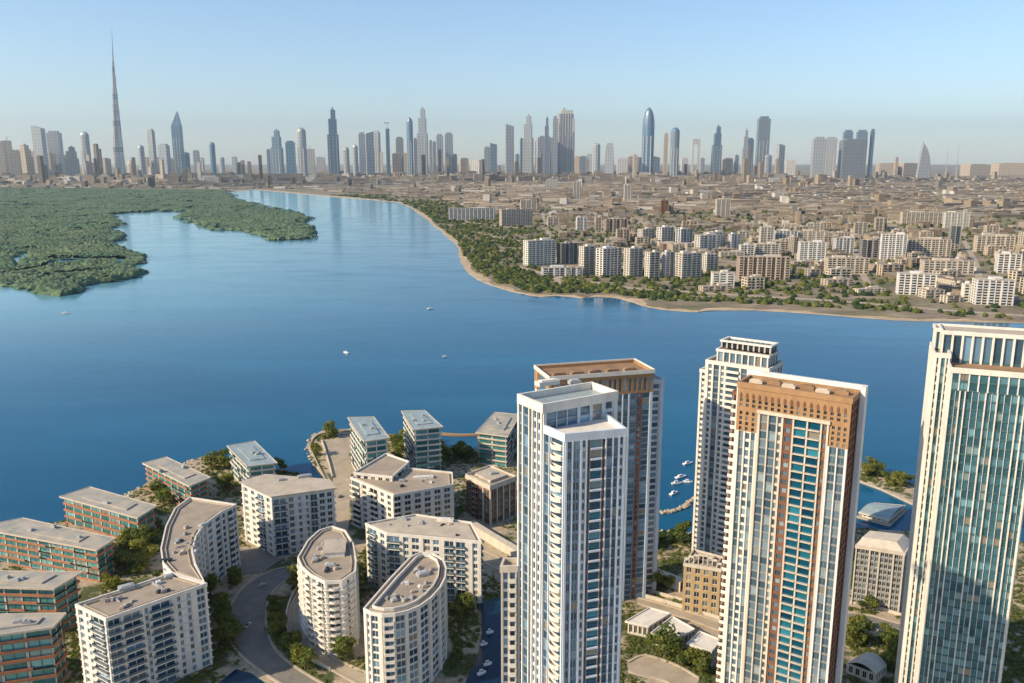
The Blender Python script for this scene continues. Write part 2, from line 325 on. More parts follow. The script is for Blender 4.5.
# ------------------------------------------------------------------ building kit
UNIT = {}
def unit_window(mat, frame):
    k = ('w', mat, frame)
    if k not in UNIT:
        mb = MB(); mb.box(-.5,.5,-.05,.05,0,1,0)
        for a0,a1,z0,z1 in ((-.5,-.455,0,1),(.455,.5,0,1),(-.455,.455,0,.06),(-.455,.455,.95,1),(-.025,.025,.06,.95)):
            mb.box(a0,a1,-.13,-.052,z0,z1,1)
        UNIT[k] = mb.mesh('window', [M[mat], M[frame]])
    return UNIT[k]
def unit_balcony(w, d, mat, rail, curved=False):
    w = round(w*2)/2; k = ('b', w, d, mat, rail, curved)
    if k not in UNIT:
        mb = MB(); N = 8 if curved else 1
        if curved:
            q = [(-w/2,0.2)] + [(-w/2 + w*i/N, -d*(0.35+0.65*sin(pi*i/N))) for i in range(N+1)] + [(w/2,0.2)]
            mb.prism(q, 0, .45, 0)
            qi = [(-w/2+.2,0.1)] + [(x*0.95, y+.14) for x,y in q[1:-1]] + [(w/2-.2,0.1)]
            mb.ring(q, qi, .46, 1.35, 1)
        else:
            mb.box(-w/2,w/2,-d,0.2,-.25,.3,0)
            mb.box(-w/2,w/2,-d,-d+.1,.301,1.35,1); mb.box(-w/2,-w/2+.1,-d+.101,0.2,.301,1.35,1); mb.box(w/2-.1,w/2,-d+.101,.2,.301,1.35,1)
        UNIT[k] = mb.mesh('balcony', [M[mat], M[rail]])
    return UNIT[k]
class Bld:
    def __init__(s, name, label, cat, origin, group=None, wall='white', glass='glass_blue', trim=None, frame='white', rail='white', roof='roof_deck', cap=100, sp=None, led='beige_trim'):
        s.o = origin; s.root = bpy.data.objects.new(name, None); COL.objects.link(s.root); s.root.location = (origin[0], origin[1], 1.5)
        tag(s.root, label, cat, group); s.mb = {}; s.pan = []; s.bal = []; s.cap = cap
        s.wall, s.glass, s.trim, s.frame, s.rail, s.roofm = wall, glass, trim or wall, frame, rail, roof
        s.sp = sp; s.led = led
    def L(s, poly): return [(x-s.o[0], y-s.o[1]) for x,y in poly]
    def m(s, part, mat):
        k = (part, mat)
        if k not in s.mb: s.mb[k] = MB()
        return s.mb[k]
    def fbox(s, mb, A, e, n, a0, a1, d0, d1, z0, z1):
        q = [(A[0]+e[0]*a+n[0]*d, A[1]+e[1]*a+n[1]*d) for a,d in ((a0,d1),(a1,d1),(a1,d0),(a0,d0))]
        mb.prism(q, z0, z1)
    def facade(s, A, B, z0, z1, nf, pat, glass=None, wall=None, trim=None):
        """A to B left to right seen from outside; local coords"""
        L = hypot(B[0]-A[0], B[1]-A[1])
        if L < 0.5: return
        e = ((B[0]-A[0])/L, (B[1]-A[1])/L); n = (e[1], -e[0]); ang = atan2(e[1], e[0])
        wall = wall or s.wall; trim = trim or s.trim; glass = glass or s.glass
        tot = sum(w for _,w in pat); a = 0.015; Lx = L-.03; fh = (z1-z0)/nf; W = s.m('wall', wall)
        for code, w in pat:
            bw = w/tot*Lx; a1 = a+bw; c = (a+a1)/2
            if code == 'P': s.fbox(s.m('pilaster', trim), A, e, n, a, a1, -.7, .45, z0, z1)
            elif code == 'S': s.fbox(W, A, e, n, a, a1, -.7, 0, z0, z1)
            elif code == 'N': s.fbox(s.m('recess_wall', 'brown'), A, e, n, a, a1, -.7, -.45, z0, z1)
            else:
                gl = glass; SPM = W; led = None
                if code in 'gG' and s.sp: SPM = s.m('spandrel', s.sp)
                if code == 'D': gl = 'glass_deep'; SPM = s.m('spandrel', 'spandrel_blue')
                if code == 'M': SPM = s.m('stone_strip', 'brown')
                if code == 'w': ww, lo, hi = bw*.74, .17, .84
                elif code == 'M': ww, lo, hi = bw*.6, .25, .8
                elif code == 'D': ww, lo, hi = bw*.94, .12, .97
                elif code == 'v': ww, lo, hi = bw*.80, .14, .84
                elif code == 'g': ww, lo, hi = bw*.93, .10, .92
                elif code == 'o': ww, lo, hi = bw*.96, .38, .92
                else: ww, lo, hi = bw*.9, .04, .86
                if bw-ww > .08:
                    Q = SPM if code == 'M' else W; s.fbox(Q, A, e, n, a, c-ww/2, -.7, -.004, z0, z1); s.fbox(Q, A, e, n, c+ww/2, a1, -.7, -.004, z0, z1)
                for k in range(nf):
                    zb = z0+k*fh; zn = zb+fh
                    if k == 0: s.fbox(SPM, A, e, n, c-ww/2, c+ww/2, -.7, -.03, zb, zb+lo*fh)
                    top = zn + (lo*fh if k < nf-1 else 0)
                    if code == 'o':
                        s.fbox(W, A, e, n, c-ww/2, c+ww/2, -.7, -.03, zb+hi*fh, top)
                    else: s.fbox(SPM, A, e, n, c-ww/2, c+ww/2, -.7, -.03, zb+hi*fh, top)
                    if code == 'D':
                        lm_ = MB(); s.fbox(lm_, A, e, n, c-ww/2, c+ww/2, -.02, .75, zb-.15, zb+.35); lm_.build('ledge', M[s.led], s.root)
                    cc = (A[0]+e[0]*c-n[0]*.42, A[1]+e[1]*c-n[1]*.42)
                    s.pan.append((cc, ang, ww, (hi-lo)*fh, zb+lo*fh, n, gl))
                    if code in 'Bb':
                        s.bal.append(((A[0]+e[0]*c, A[1]+e[1]*c), ang, bw*(1.0 if code == 'B' else .8), zb-.1, n, code == 'b'))
            a = a1
    def bands(s, poly, z0, nf, fh, mat='terracotta', alt='beige_trim'):
        for k in range(nf):
            mb = MB(); zb = z0+k*fh; rb_ = random.Random(k*7+int(abs(s.o[0])))
            po = offset(poly, .85); pi2 = offset(poly, .6)
            for i in range(len(po)):
                A, B, C_, D_ = po[i], po[(i+1)%len(po)], pi2[(i+1)%len(po)], pi2[i]; L = hypot(B[0]-A[0], B[1]-A[1]); t0 = 0
                while t0 < 1:
                    t1 = min(1, t0+rb_.uniform(5,12)/L); f = lambda P_, Q_, t: (P_[0]+(Q_[0]-P_[0])*t, P_[1]+(Q_[1]-P_[1])*t)
                    if rb_.random() < .78: mb.prism([f(A,B,t0), f(A,B,t1-.002), f(D_,C_,t1-.002), f(D_,C_,t0)], zb-.1, zb+fh*.24, 0)
                    t0 = t1; mb.ring(offset(poly, .95), offset(poly, -.2), zb-.5, zb-.1001, 1)
            mb.build('balcony_band', [M[mat], M[alt]], s.root)
    def body(s, poly, z0, z1, nf, pats, parapet=1.1, over=.35, roof=None, core='dark', glass=None, wall=None, trim=None, deck=True):
        n = len(poly); s.m('core', core).prism(offset(poly, -.65), z0, z1-.05)
        for i in range(n):
            p = pats[i % len(pats)] if isinstance(pats, list) else pats
            if p: s.facade(poly[i], poly[(i+1)%n], z0, z1, nf, p, glass, wall, trim)
        if deck:
            mb = s.m('roof', roof or s.roofm); mb.prism(offset(poly, over-.02), z1, z1+.35)
            s.m('parapet', trim or s.trim).ring(offset(poly, over), offset(poly, over-.75), z1-.4 if over > .1 else z1, z1+.35+parapet)
    def unit(s, x, y, w, d, h, z, a=0, mat='metal'):
        mb = MB(); mb.obox(0,0,w,d,0,h,a); mb.obox(0,0,w*.7,d*.7,h,h+.35,a)
        o = mb.build('rooftop_unit', M[mat], s.root); o.location = (x,y,z)
    def finish(s):
        rf = s.m('roof', s.roofm).build('roof', M[s.roofm], s.root) if ('roof', s.roofm) in s.mb else None
        for (part, mat), mb in s.mb.items():
            if (part, mat) != ('roof', s.roofm): o_ = mb.build(part, M[mat], rf if rf and part in ('parapet','roof_rim','roof_house','rim','crown_rim','fascia','roof_monitor','roof_frame') else s.root); (tag(o_, kind='stuff') if part == 'spandrel' else None)
        for ch in list(s.root.children):
            if rf and ch.name.startswith('rooftop_unit'): ch.parent = rf
        ox, oy = s.o
        def seen(c, z, n):
            x, y = c[0]+ox, c[1]+oy
            if y < 20: return 1e9
            u, v = topix(x, y, z); d = hypot(x, y)
            f = -(n[0]*x+n[1]*y)/d
            return d + (0 if f > 0.05 else 1e6) + (0 if -5 < u < 1029 and v < 690 else 5e5)
        s.pan.sort(key=lambda p: seen(p[0], p[4], p[5]))
        for c, ang, w, h, z, n, g in s.pan[:s.cap]:
            o = link('window', unit_window(g, s.frame), s.root, (c[0],c[1],z), ang); o.scale = (w,1,h)
        rest = {}
        for c, ang, w, h, z, n, g in s.pan[s.cap:]:
            mb = rest.setdefault(g, MB()); e = (cos(ang), sin(ang))
            mb.obox(c[0], c[1], w, .1, z, z+h, ang)
        for g, mb in rest.items(): tag(mb.build('window_field', M[g], s.root), kind='stuff')
        s.bal.sort(key=lambda p: seen(p[0], p[3], p[4]))
        for c, ang, w, z, n, cv in s.bal[:s.cap]: link('balcony', unit_balcony(w, 1.7 if cv else 1.5, s.trim, s.rail, cv), s.root, (c[0],c[1],z), ang)
        mb = MB()
        for c, ang, w, z, n, cv in s.bal[s.cap:]:
            x, y = c[0]+n[0]*.75, c[1]+n[1]*.75; mb.obox(x, y, w, 1.5, z, z+.3, ang)
            mb.obox(x+n[0]*.7, y+n[1]*.7, w, .1, z+.301, z+1.35, ang)
        if mb.v: tag(mb.build('balcony_field', M[s.trim], s.root), kind='stuff')
        return s.root
def slabs(b, lp, h, nf, d=.85, mat='white'):
    fh = (h-2.9)/nf
    for k in range(1, nf):
        mb = MB(); mb.ring(offset(lp, d), offset(lp, -.25), k*fh-.28, k*fh+.22); mb.build('floor_band', M[mat], b.root)
def cen(poly): return (sum(p[0] for p in poly)/len(poly), sum(p[1] for p in poly)/len(poly))
ANCH = []          # (x, y, phrase) used to say where trees stand
FOOT = []
def reg(poly, phrase):
    c = cen(poly); ANCH.append((c[0], c[1], phrase)); FOOT.append(offset(poly, 3))
def bays(n, code='w', w=1, pil=.35): return [('S', pil)] + [x for _ in range(n) for x in ((code, w), ('S', pil))]

# ------------------------------------------------------------------ near low-rise apartment blocks
def lowrise(name, label, phrase, h, pts, nf, pats, group='apartment blocks on the near shore', **k):
    poly = PP(h, *pts); c = cen(poly); b = Bld(name, label, 'apartment block', c, group, **k)
    reg(poly, phrase); lp = b.L(poly)
    b.body(lp, 0, h-1.5-1.4, nf, pats)
    zq = h-1.5-1.05; b.m('roof_rim','concrete').ring(offset(lp,-2.0), offset(lp,-2.45), zq, zq+.75)
    rq = random.Random(int(c[0]*3)); cx_, cy_ = cen(lp)
    for _ in range(15):
        i = rq.randrange(len(lp)); t_ = rq.uniform(.2,.62); b.unit(cx_+(lp[i][0]-cx_)*t_, cy_+(lp[i][1]-cy_)*t_, rq.uniform(1.2,3.2), rq.uniform(1,2.2), rq.uniform(.7,1.4), zq, rq.uniform(0,1.5), rq.choice(('metal','concrete','roof_pale','grey','dark','white_cool')))
    for _ in range(3):
        i = rq.randrange(len(lp)); t_ = rq.uniform(.3,.5); b.unit(cx_+(lp[i][0]-cx_)*t_, cy_+(lp[i][1]-cy_)*t_, rq.uniform(5,10), .5, .5, zq, atan2(lp[1][1]-lp[0][1], lp[1][0]-lp[0][0])+rq.choice((0,1.57)), 'metal')
    return b, lp, h-1.5-1.05
W3 = [('S',.5),('w',1),('S',.3),('w',1),('S',.3),('w',1),('S',.5)]
# corner block
b, lp, zt = lowrise('apartment_block', 'white corner block joined to the curved block, blue glazed balconies stepping down its corner', 'white corner apartment block', 46,
    [(76,604),(106,618),(206,583),(171,573)], 11,
    [[('P',.5),('w',1),('S',.5),('w',1),('P',.5),('B',3),('P',.4)], [('B',3),('P',.4),('B',4.2),('P',.6),('w',1),('S',.3),('B',5),('P',1.2),('w',1.1),('S',1.2),('w',1.1),('P',1.4),('g',2),('P',.5)], bays(3), bays(12)], glass='glass_blue', rail='rail_glass')
slabs(b, lp, 46, 11, .55, 'white_cool'); b.unit(-10,6,7,4,2.2,zt,.6); b.unit(6,18,4,3,1.6,zt,.6); b.finish()
b, lp, zt = lowrise('apartment_block', 'white curved apartment block with grey roof bending away behind the corner block', 'curved apartment block', 43,
    [(204,581),(195,563),(192,550),(196,535),(205,523),(220,512),(236,504),(190,497),(175,508),(166,526),(161,548),(163,562),(172,572)], 10,
    [[('P',.35),('w',1),('S',.5),('v',1.1)], [('P',.35),('w',1),('S',.5),('v',1.1),('P',.3),('w',1)], [('P',.35),('w',1),('S',.5),('v',1.1),('P',.3)], [('w',1),('P',.4),('w',1),('S',.4),('w',1)], [('P',.35),('w',1),('S',.5),('v',1.1)], [('P',.35),('w',1),('S',.5),('B',1.6),('w',1)],
     [('P',.3),('w',1),('S',.4),('w',1),('S',.4),('w',1),('P',.3)]]+[[('w',1),('S',.6),('w',1)]]*6)
b.unit(-2,-30,6,2,1.2,zt,.2,'dark'); b.unit(2,14,5,3,1.6,zt,.9); b.unit(-6,-6,3,3,1.2,zt,.2); b.finish()
b, lp, zt = lowrise('apartment_block', 'white block with overhanging flat roof standing alone between the curved block and the bay', 'white block by the bay', 42,
    [(242,483),(272,497),(334,488.5),(328,481),(265,476)], 9,
    [[('P',.4),('w',1),('S',.6),('w',1),('S',.6),('B',1.6),('S',.5),('w',1),('P',.5)], [('B',3.4),('P',.3),('v',1.4),('S',.8),('w',1),('S',.9),('w',.8),('P',.3),('B',1.8),('P',.3),('v',1.6),('P',.3),('v',1.4),('P',.5)], bays(2), bays(6), bays(3)], glass='glass_blue', rail='rail_glass')
slabs(b, lp, 42, 9, .8)
b.m('roof','roof_pale').prism(offset(lp,1.6), zt+1.3, zt+1.9)
b.unit(8,12,9,3,1.4,zt+1.9,.4); b.unit(-6,6,4,3,1.2,zt+1.9,.4); b.finish()
b, lp, zt = lowrise('apartment_block', 'white half-round block in a ring of road, central roof gable and rounded balconies', 'half-round block in the road loop', 43,
    [(298,557),(302,566),(311,574),(325,581),(342,580),(355,571),(356,560),(353,543),(345,530),(332,526),(319,530),(308,540)], 11,
    [[('P',.3),('w',1),('S',.3),('w',.8)], [('P',.2),('w',1),('S',.3),('B',1.4)], [('P',.2),('w',1),('S',.3),('B',1.4),('S',.3)], [('P',.5),('b',3),('P',.5)], [('S',1.2),('w',.8),('S',1),('P',.5)], [('S',.6),('w',.8),('S',.6)]]+[[('w',1),('S',.5),('w',1)]]*6, glass='glass_dark')
slabs(b, lp, 43, 11, 1.0)
cx, cy = cen(lp)
mb = b.m('roof_house','white'); mb.obox(cx+2, cy+6, 11, 16, zt, zt+2.6, .15); b.m('roof','roof_pale').obox(cx+2, cy+6, 12, 17, zt+2.6, zt+3, .15)
b.unit(cx-6,cy-6,3,3,1.4,zt,.3); b.unit(cx+4,cy-12,4,2.5,1.3,zt,.1); b.finish()
b, lp, zt = lowrise('apartment_block', 'white half-round block with tall vertical glass strips and a double roof rim', 'half-round block with glass strips', 46,
    [(364,608),(371,611.5),(382,613.5),(395,613),(408,610),(420,605),(431,597),(440,587),(445,577),(446,567),(443,559),(433,553),(421,552),(411,556),(390,578)], 11,
    [[('P',.6),('w',.7),('P',.3)], [('g',1),('P',.6)], [('P',.4),('B',2),('P',.3)], [('g',2),('P',.6)], [('g',2),('P',.6)], [('g',2),('P',.6)], [('g',2),('P',.5)], [('g',2),('P',.5)], [('g',2),('P',.5)], [('g',2),('P',.6)], [('w',2),('P',.6)], bays(2), bays(2), bays(4), bays(5)], glass='glass_blue')
b.m('roof_rim','white').ring(offset(lp,-3.2), offset(lp,-3.8), zt+.3, zt+1.9); b.unit(3,12,6,4,1.6,zt,.5); b.unit(-8,-14,3,3,1.1,zt,.5); b.finish()
b, lp, zt = lowrise('apartment_block', 'long white block with a glazed top floor behind the half-round block with glass strips', 'long white block with glazed top floor', 40,
    [(366,523),(387,532.5),(481,541),(471,522),(416,514)], 9,
    [[('P',.4),('B',1.6),('S',.5),('w',1),('P',.4)], [('B',2.2),('P',.5),('w',1),('S',.3),('v',1.5),('P',.6),('v',1.2),('S',.3),('v',1.2),('P',.8),('B',1.6),('P',.3),('B',1.6),('P',1.1),('w',.9),('P',.5)], [('B',3),('P',.5),('w',1),('P',.4)], bays(5), bays(6)], glass='glass_blue', rail='rail_glass')
b.m('roof','roof_pale').prism(offset(lp,-2.5), zt, zt+.7); b.unit(12,8,10,2.5,1.8,zt+.7,-.1,'white'); b.unit(-14,10,6,3,1.3,zt+.7,-.1); b.unit(-2,4,2.5,2.5,1,zt+.7); b.finish()
b, lp, zt = lowrise('apartment_block', 'white angled block with stepped grey roof, left of the brown brick block', 'white block with stepped roof', 36,
    [(351,477),(393.5,494.5),(453,484),(452,472),(392,466)], 8,
    [[('B',2),('P',.4),('w',1),('S',.5),('B',1.8),('S',.5),('w',.9),('S',.5),('w',.9),('P',.5)], [('v',1.4),('P',.4),('v',1.4),('S',.4),('v',1.4),('P',.4),('v',1.4),('S',.4),('v',1.4),('P',.4),('v',1.4),('P',.4)], bays(2), bays(5), bays(4)], glass='glass_dark')
slabs(b, lp, 36, 8, .7)
wing = b.L(PP(39,(354,472),(392,476),(409,461),(386,453)))
b.body(wing, 0, 36, 8, [bays(5), bays(4,'v'), bays(3), bays(5)])
b.unit(10,3,14,3,1.5,zt,.15,'white'); b.unit(-4,-3,4,3,1.2,zt,.15); b.finish()
b, lp, zt = lowrise('apartment_block', 'small brown brick-coloured block with grid facade and pale roof', 'small brown block', 31,
    [(466,474),(490,485.5),(516,476),(490,465)], 7,
    [[('S',.3),('v',1),('S',.2),('B',1),('S',.2),('v',1),('P',.25),('v',1),('S',.3)], [('P',.2),('v',1),('P',.2),('v',1),('P',.2),('v',1),('P',.2),('v',1),('P',.2)], bays(4), bays(4)], wall='brown', trim='cream', glass='glass_dark', frame='cream', rail='brown')
b.m('roof','roof_pale').prism(offset(lp,-5), zt, zt+1.8); b.m('cornice','cream').ring(offset(lp,.55), offset(lp,-.3), zt-2.4, zt-.3); b.unit(2,0,5,3,1.2,zt+1.8,.4); b.finish()

# ------------------------------------------------------------------ glass waterfront blocks
def villa(label, phrase, h, pts, nf, wallm='cream', glass='glass_villa', band='terracotta', roof='roof_worn', nb=(5,6), group='low glass blocks along the near shore', overhang=1.8):
    poly = PP(h, *pts); c = cen(poly); b = Bld('waterfront_block', label, 'waterfront block', c, group, wall=wallm, glass=glass, frame='spandrel_teal', cap=70, roof=roof, sp='spandrel_teal')
    reg(poly, phrase); lp = b.L(poly); fh = (h-3)/nf
    n = len(poly); b.m('core','dark').prism(offset(lp,-.65), 0, h-2.9)
    for i in range(n):
        L = hypot(lp[i][0]-lp[(i+1)%n][0], lp[i][1]-lp[(i+1)%n][1]); k = max(2, int(L/8.5))
        b.facade(lp[i], lp[(i+1)%n], 0, h-3, nf, [('g',1.0)] + [x for _ in range(k-1) for x in (('S',.04),('g',1))])
    b.bands(lp, 0, nf, fh, band)
    mb = b.m('roof', roof); mb.prism(offset(lp, overhang), h-3.0, h-2.4)
    b.m('fascia','beige_trim').ring(offset(lp, overhang+.3), offset(lp, overhang-.2), h-3.2, h-2.1)
    b.m('roof_monitor', roof).prism([(x*.62,y*.62) for x,y in lp], h-2.39, h-1.6)
    rr = random.Random(int(c[0])); ang = atan2(lp[1][1]-lp[0][1], lp[1][0]-lp[0][0])
    for _ in range(3): b.unit(lp[0][0]*rr.uniform(-.4,.4)+lp[1][0]*.2*rr.uniform(-1,1), lp[1][1]*rr.uniform(-.4,.4), rr.uniform(2,4), rr.uniform(1.5,3), 1.1, h-1.6, ang)
    return b.finish()
villa('waterfront block with pale sloping roof and white bands, beside the sandy peninsula road', 'glass block by the peninsula road', 42, [(350.5,417),(366,439.5),(386.5,436.5),(372,416.5)], 8, 'white', 'glass_villa', 'white', 'roof_teal')
villa('pale roofed waterfront block rising behind trees, middle of the three by the lagoon', 'middle block by the lagoon', 41, [(404,410.5),(415,428),(440,425.5),(423,410)], 8, 'white', 'glass_villa', 'white', 'roof_teal')
villa('cream banded waterfront block beside the left twin tower, at the lagoon pier', 'cream block at the lagoon pier', 30, [(478.5,431),(506,434.5),(518,414),(496,412)], 6, 'cream', 'glass_villa', 'cream', 'roof_worn')
villa('small teal glass block with pale blue roof at the water edge', 'small teal glass block', 25, [(230,445),(249,464.5),(274,461.5),(253,441)], 5, 'white', 'glass_villa', 'white', 'roof_teal')
villa('orange banded glass block farthest along the left shore row, by green trees', 'farthest orange banded block', 23, [(146,462),(190,483.5),(207,476.5),(165,457)], 5)
villa('orange banded glass block with grey roof, the one whose left end meets open water', 'orange banded block at the water', 22, [(64,495),(137,515),(153,505),(89,487)], 4)
villa('long orange banded glass block cut by the left edge, with worn grey roof', 'long orange banded block', 24, [(-18,526),(96,547),(111,537.5),(21,518)], 5)
villa('teal glass block with one red band, third up from the bottom left corner', 'teal and red banded block', 30, [(-30,583),(53,585.5),(76,572),(-5,571)], 6)
villa('nearest teal glass block in the bottom left corner, with rust red bands', 'nearest teal glass block', 34, [(-30,635),(50,624),(60,613.5),(-20,615)], 6)

# blocks among the towers
b, lp, zt = lowrise('apartment_block', 'small ochre block with arched white roof frame beside the tall arcaded tower', 'small ochre block', 31,
    [(684,563),(721,569),(725,557),(694,549)], 6, [[('S',.3),('w',1),('S',.3),('w',1),('S',.3),('w',1),('S',.3),('w',1),('S',.3)], bays(3), bays(4), bays(3)], wall='ochre', trim='cream', glass='glass_dark')
N = 8
a0, a1 = lp[0], lp[1]
for i in range(N):
    t0, t1 = i/N, (i+1)/N; zz = zt+1.5+4.5*sin(pi*(i+.5)/N)
    x0,y0 = a0[0]+(a1[0]-a0[0])*t0, a0[1]+(a1[1]-a0[1])*t0; x1,y1 = a0[0]+(a1[0]-a0[0])*t1, a0[1]+(a1[1]-a0[1])*t1
    ang = atan2(a1[1]-a0[1], a1[0]-a0[0]); b.m('roof_arch','cream').obox((x0+x1)/2-sin(ang)*2, (y0+y1)/2+cos(ang)*2, hypot(x1-x0,y1-y0)*1.02, .8, zz, zz+1.2, ang)
    b.m('roof_arch','cream').obox(x0-sin(ang)*2.02, y0+cos(ang)*2.02, .5, .5, zt, zz+.2, ang)
b.finish()
b, lp, zt = lowrise('apartment_block', 'grey grid block with curved cream roof behind the marina pavilion', 'grey grid block', 38,
    [(856,545),(905,553),(913,541),(866,535)], 10, [[('P',.3),('v',1),('v',1),('v',1),('P',.3),('v',1),('v',1),('P',.3),('v',1),('v',1),('v',1),('P',.3),('v',1),('v',1),('P',.3)], bays(4), bays(7), bays(4)], wall='grey', trim='cream', glass='glass_dark')
b.m('roof','cream').prism(offset(lp,.2), zt+.3, zt+4.2, 0, [(x*.72,y*.66+3) for x,y in lp]); b.finish()

# ------------------------------------------------------------------ towers
class Frame:
    def __init__(s, A, B):
        s.A = A; L = hypot(B[0]-A[0], B[1]-A[1]); s.W = L; s.e = ((B[0]-A[0])/L, (B[1]-A[1])/L); s.n = (s.e[1], -s.e[0])
    def q(s, a, d): return (s.A[0]+s.e[0]*a-s.n[0]*d, s.A[1]+s.e[1]*a-s.n[1]*d)
    def rect(s, a0, a1, d0, d1): return [s.q(a0,d0), s.q(a1,d0), s.q(a1,d1), s.q(a0,d1)]
def tower(name, label, phrase, fr, **k):
    k.setdefault('sp', 'spandrel_blue')
    b = Bld(name, label, 'tower', fr.q(fr.W/2, 10), 'residential towers on the near shore', **k)
    return b
# T1 : left twin tower, near one
f1 = Frame(P(543,404,180), P(617,391,180)); w1 = f1.W
b = tower('residential_tower', 'nearest white tower with a lower front shaft and rounded corner balconies', '', f1, led='white_shaded', glass='glass_blue', wall='white_shaded', trim='white', frame='white_shaded')
main = f1.rect(0, w1, 0, 14); reg(main, 'nearest white tower')
# left flank reaches the far corner
lft = P(518.6,394,180); main = [f1.q(0,0), f1.q(w1,0), f1.q(w1,13), (lft[0], lft[1])]
flank = [('P',.35),('g',1.0),('P',.3),('g',1.6),('P',.25),('g',.7),('P',.3),('v',1),('P',.2),('v',1),('P',.35)]
b.body(b.L(main), 0, 176, 54, [[('P',.4),('g',1.5),('g',1.5),('g',1.5),('S',.3),('g',1.5),('S',.3),('g',1.5),('S',.3),('w',1.3),('P',.5)], [('P',.4),('g',1),('P',.3),('w',1),('P',.4)], bays(9), flank], parapet=2.2, roof='roof_teal', wall='white_shaded', trim='white')
fw0 = w1*.02
A2 = P(565,439,172); B2 = P(625.6,433.5,172); C2 = P(544,430,172)
f2 = Frame(A2, B2); fr = [A2, B2, (B2[0]-f2.n[0]*17, B2[1]-f2.n[1]*17), (C2[0]-f2.n[0]*9, C2[1]-f2.n[1]*9), C2]
b.body(b.L(fr), 0, 170, 53, [[('P',.35),('g',.8),('P',.16),('g',1.2),('P',.3),('v',.6),('P',.2),('M',.5),('D',2.0),('M',.5),('P',.2),('g',1.0),('P',.16),('g',.8),('P',.25),('v',.6),('P',.35)], [('P',.4),('w',1),('S',.5),('g',1.4),('P',.4),('w',1),('P',.4)], None, [('P',.5),('g',1),('P',.4)], [('P',.2),('g',1.2),('P',.15),('b',3.0),('P',.2)]], parapet=1.8, roof='white', wall='white_shaded', trim='white_shaded')
side = PP(124,(501,564),(517,563.5),(519,556),(504,556)); b.body(b.L(side), 0, 120, 36, [[('P',.3),('v',1),('P',.3),('B',1),('P',.3)], bays(2), bays(2), bays(3)], parapet=1.5, trim='cream')
b.unit(-4,14,8,3,1.4,176.5,f1.e[1],'white'); b.unit(5,15,4,2.5,1.2,176.5,.3); b.finish()
# T2 : second twin tower, brown crown
f3 = Frame(P(547.7,379,137), P(653,371.5,137)); w3 = f3.W
b = tower('residential_tower', 'grey-blue tower with orange arcaded crown behind the nearest white tower', '', f3, glass='glass_blue', wall='spandrel_blue', trim='white_shaded')
r3 = f3.rect(1.5, w3, 0, 26); reg(r3, 'tower with orange crown')
fp = [('P',.4)]+[x for _ in range(5) for x in (('g',1.2),('P',.16),('g',.8),('P',.22))]+[('v',1.2),('M',.8),('g',1.2),('P',.4)]
b.body(b.L(r3), 0, 124, 38, [fp, [('P',.4),('w',1),('N',.5),('w',1),('P',.4)], bays(12), [('P',.4),('g',1),('P',.4),('g',1),('P',.4)]], parapet=0.1, over=0.0, wall='spandrel_blue', trim='white_shaded', deck=False)
crp = [x for _ in range(20) for x in (('S',.45),('v',.8))]+[('S',.45)]
b.body(b.L(offset(r3,.3)), 124, 134.3, 1, [crp, crp[:9], crp, [('P',.4),('g',1),('P',.4)]], parapet=1.6, roof='roof_brown', wall='orange_stone', trim='orange_stone')
b.m('crown_rim','white').ring(offset(b.L(r3),.9), offset(b.L(r3),.45), 134.8, 137)
for i in range(5): q = f3.q(w3*(.15+.17*i), 8); b.unit(q[0]-b.o[0], q[1]-b.o[1], 7, 3, 1.6, 134.7, atan2(f3.e[1],f3.e[0]), 'roof_brown')
wg = f3.rect(w3+.6, w3+9.5, 6, 24); b.body(b.L(wg), 0, 127, 34, [[('P',.4),('w',1),('P',.4)], [('P',.3),('g',1),('P',.2),('g',1.4),('P',.2),('g',1),('P',.3)], bays(3), None], parapet=1.8, roof='white', wall='white_cool')
b.finish()
# T3 : slim white tower behind brown crown tower
f4 = Frame(P(716,355,137), P(766,362,137)); w4 = f4.W
b = tower('residential_tower', 'slim white tower with glazed penthouse frame, hidden behind the orange arcaded tower', '', f4, glass='glass_pale', wall='white', sp='spandrel_grey')
r4 = f4.rect(-6, w4+2, 0, 24); reg(r4, 'slim white tower')
b.body(b.L(r4), 0, 130, 36, [[('P',.5),('w',.7),('P',.3),('g',1),('P',.3),('w',.7),('P',.3),('B',2.4),('P',.3),('g',1.2),('P',.3),('g',1.2),('P',.4),('g',1.2),('P',.5)], bays(5,'g'), bays(9), [('P',.6),('w',1),('P',.5),('w',1),('P',.5),('w',1),('P',.6)]], parapet=1.6, trim='white')
pent = f4.rect(-1, w4, 4, 20); b.body(b.L(pent), 131, 137.5, 1, [[x for _ in range(8) for x in (('P',.25),('g',1))]+[('P',.25)], bays(4,'g'), bays(8), bays(4,'g')], parapet=.8, over=.6, wall='white')
lp = b.L(f4.rect(-1, w4, 6, 20))
for i in range(10):
    q = f4.q(w4*i/9.2, 8); b.m('roof_frame','white').obox(q[0]-b.o[0], q[1]-b.o[1], .7, .7, 138.9, 142.4, 0)
    q = f4.q(w4*i/9.2, 19); b.m('roof_frame','white').obox(q[0]-b.o[0], q[1]-b.o[1], .7, .7, 138.9, 142.4, 0)
b.m('screen','glass_dark').prism(offset(b.L(f4.rect(0,w4-.6,8.4,18.6)),-.2), 139, 142); b.m('roof_frame','white').ring(offset(b.L(f4.rect(0,w4-.6,8,19)),.9), offset(b.L(f4.rect(0,w4-.6,8,19)),-.5), 142.4, 143.5)
lw = f4.rect(-13, -6.02, 8, 18); b.body(b.L(lw), 0, 122, 34, [[('P',.4),('b',1.4),('P',.4)], None, bays(2), bays(3)], parapet=1.2)
b.finish()
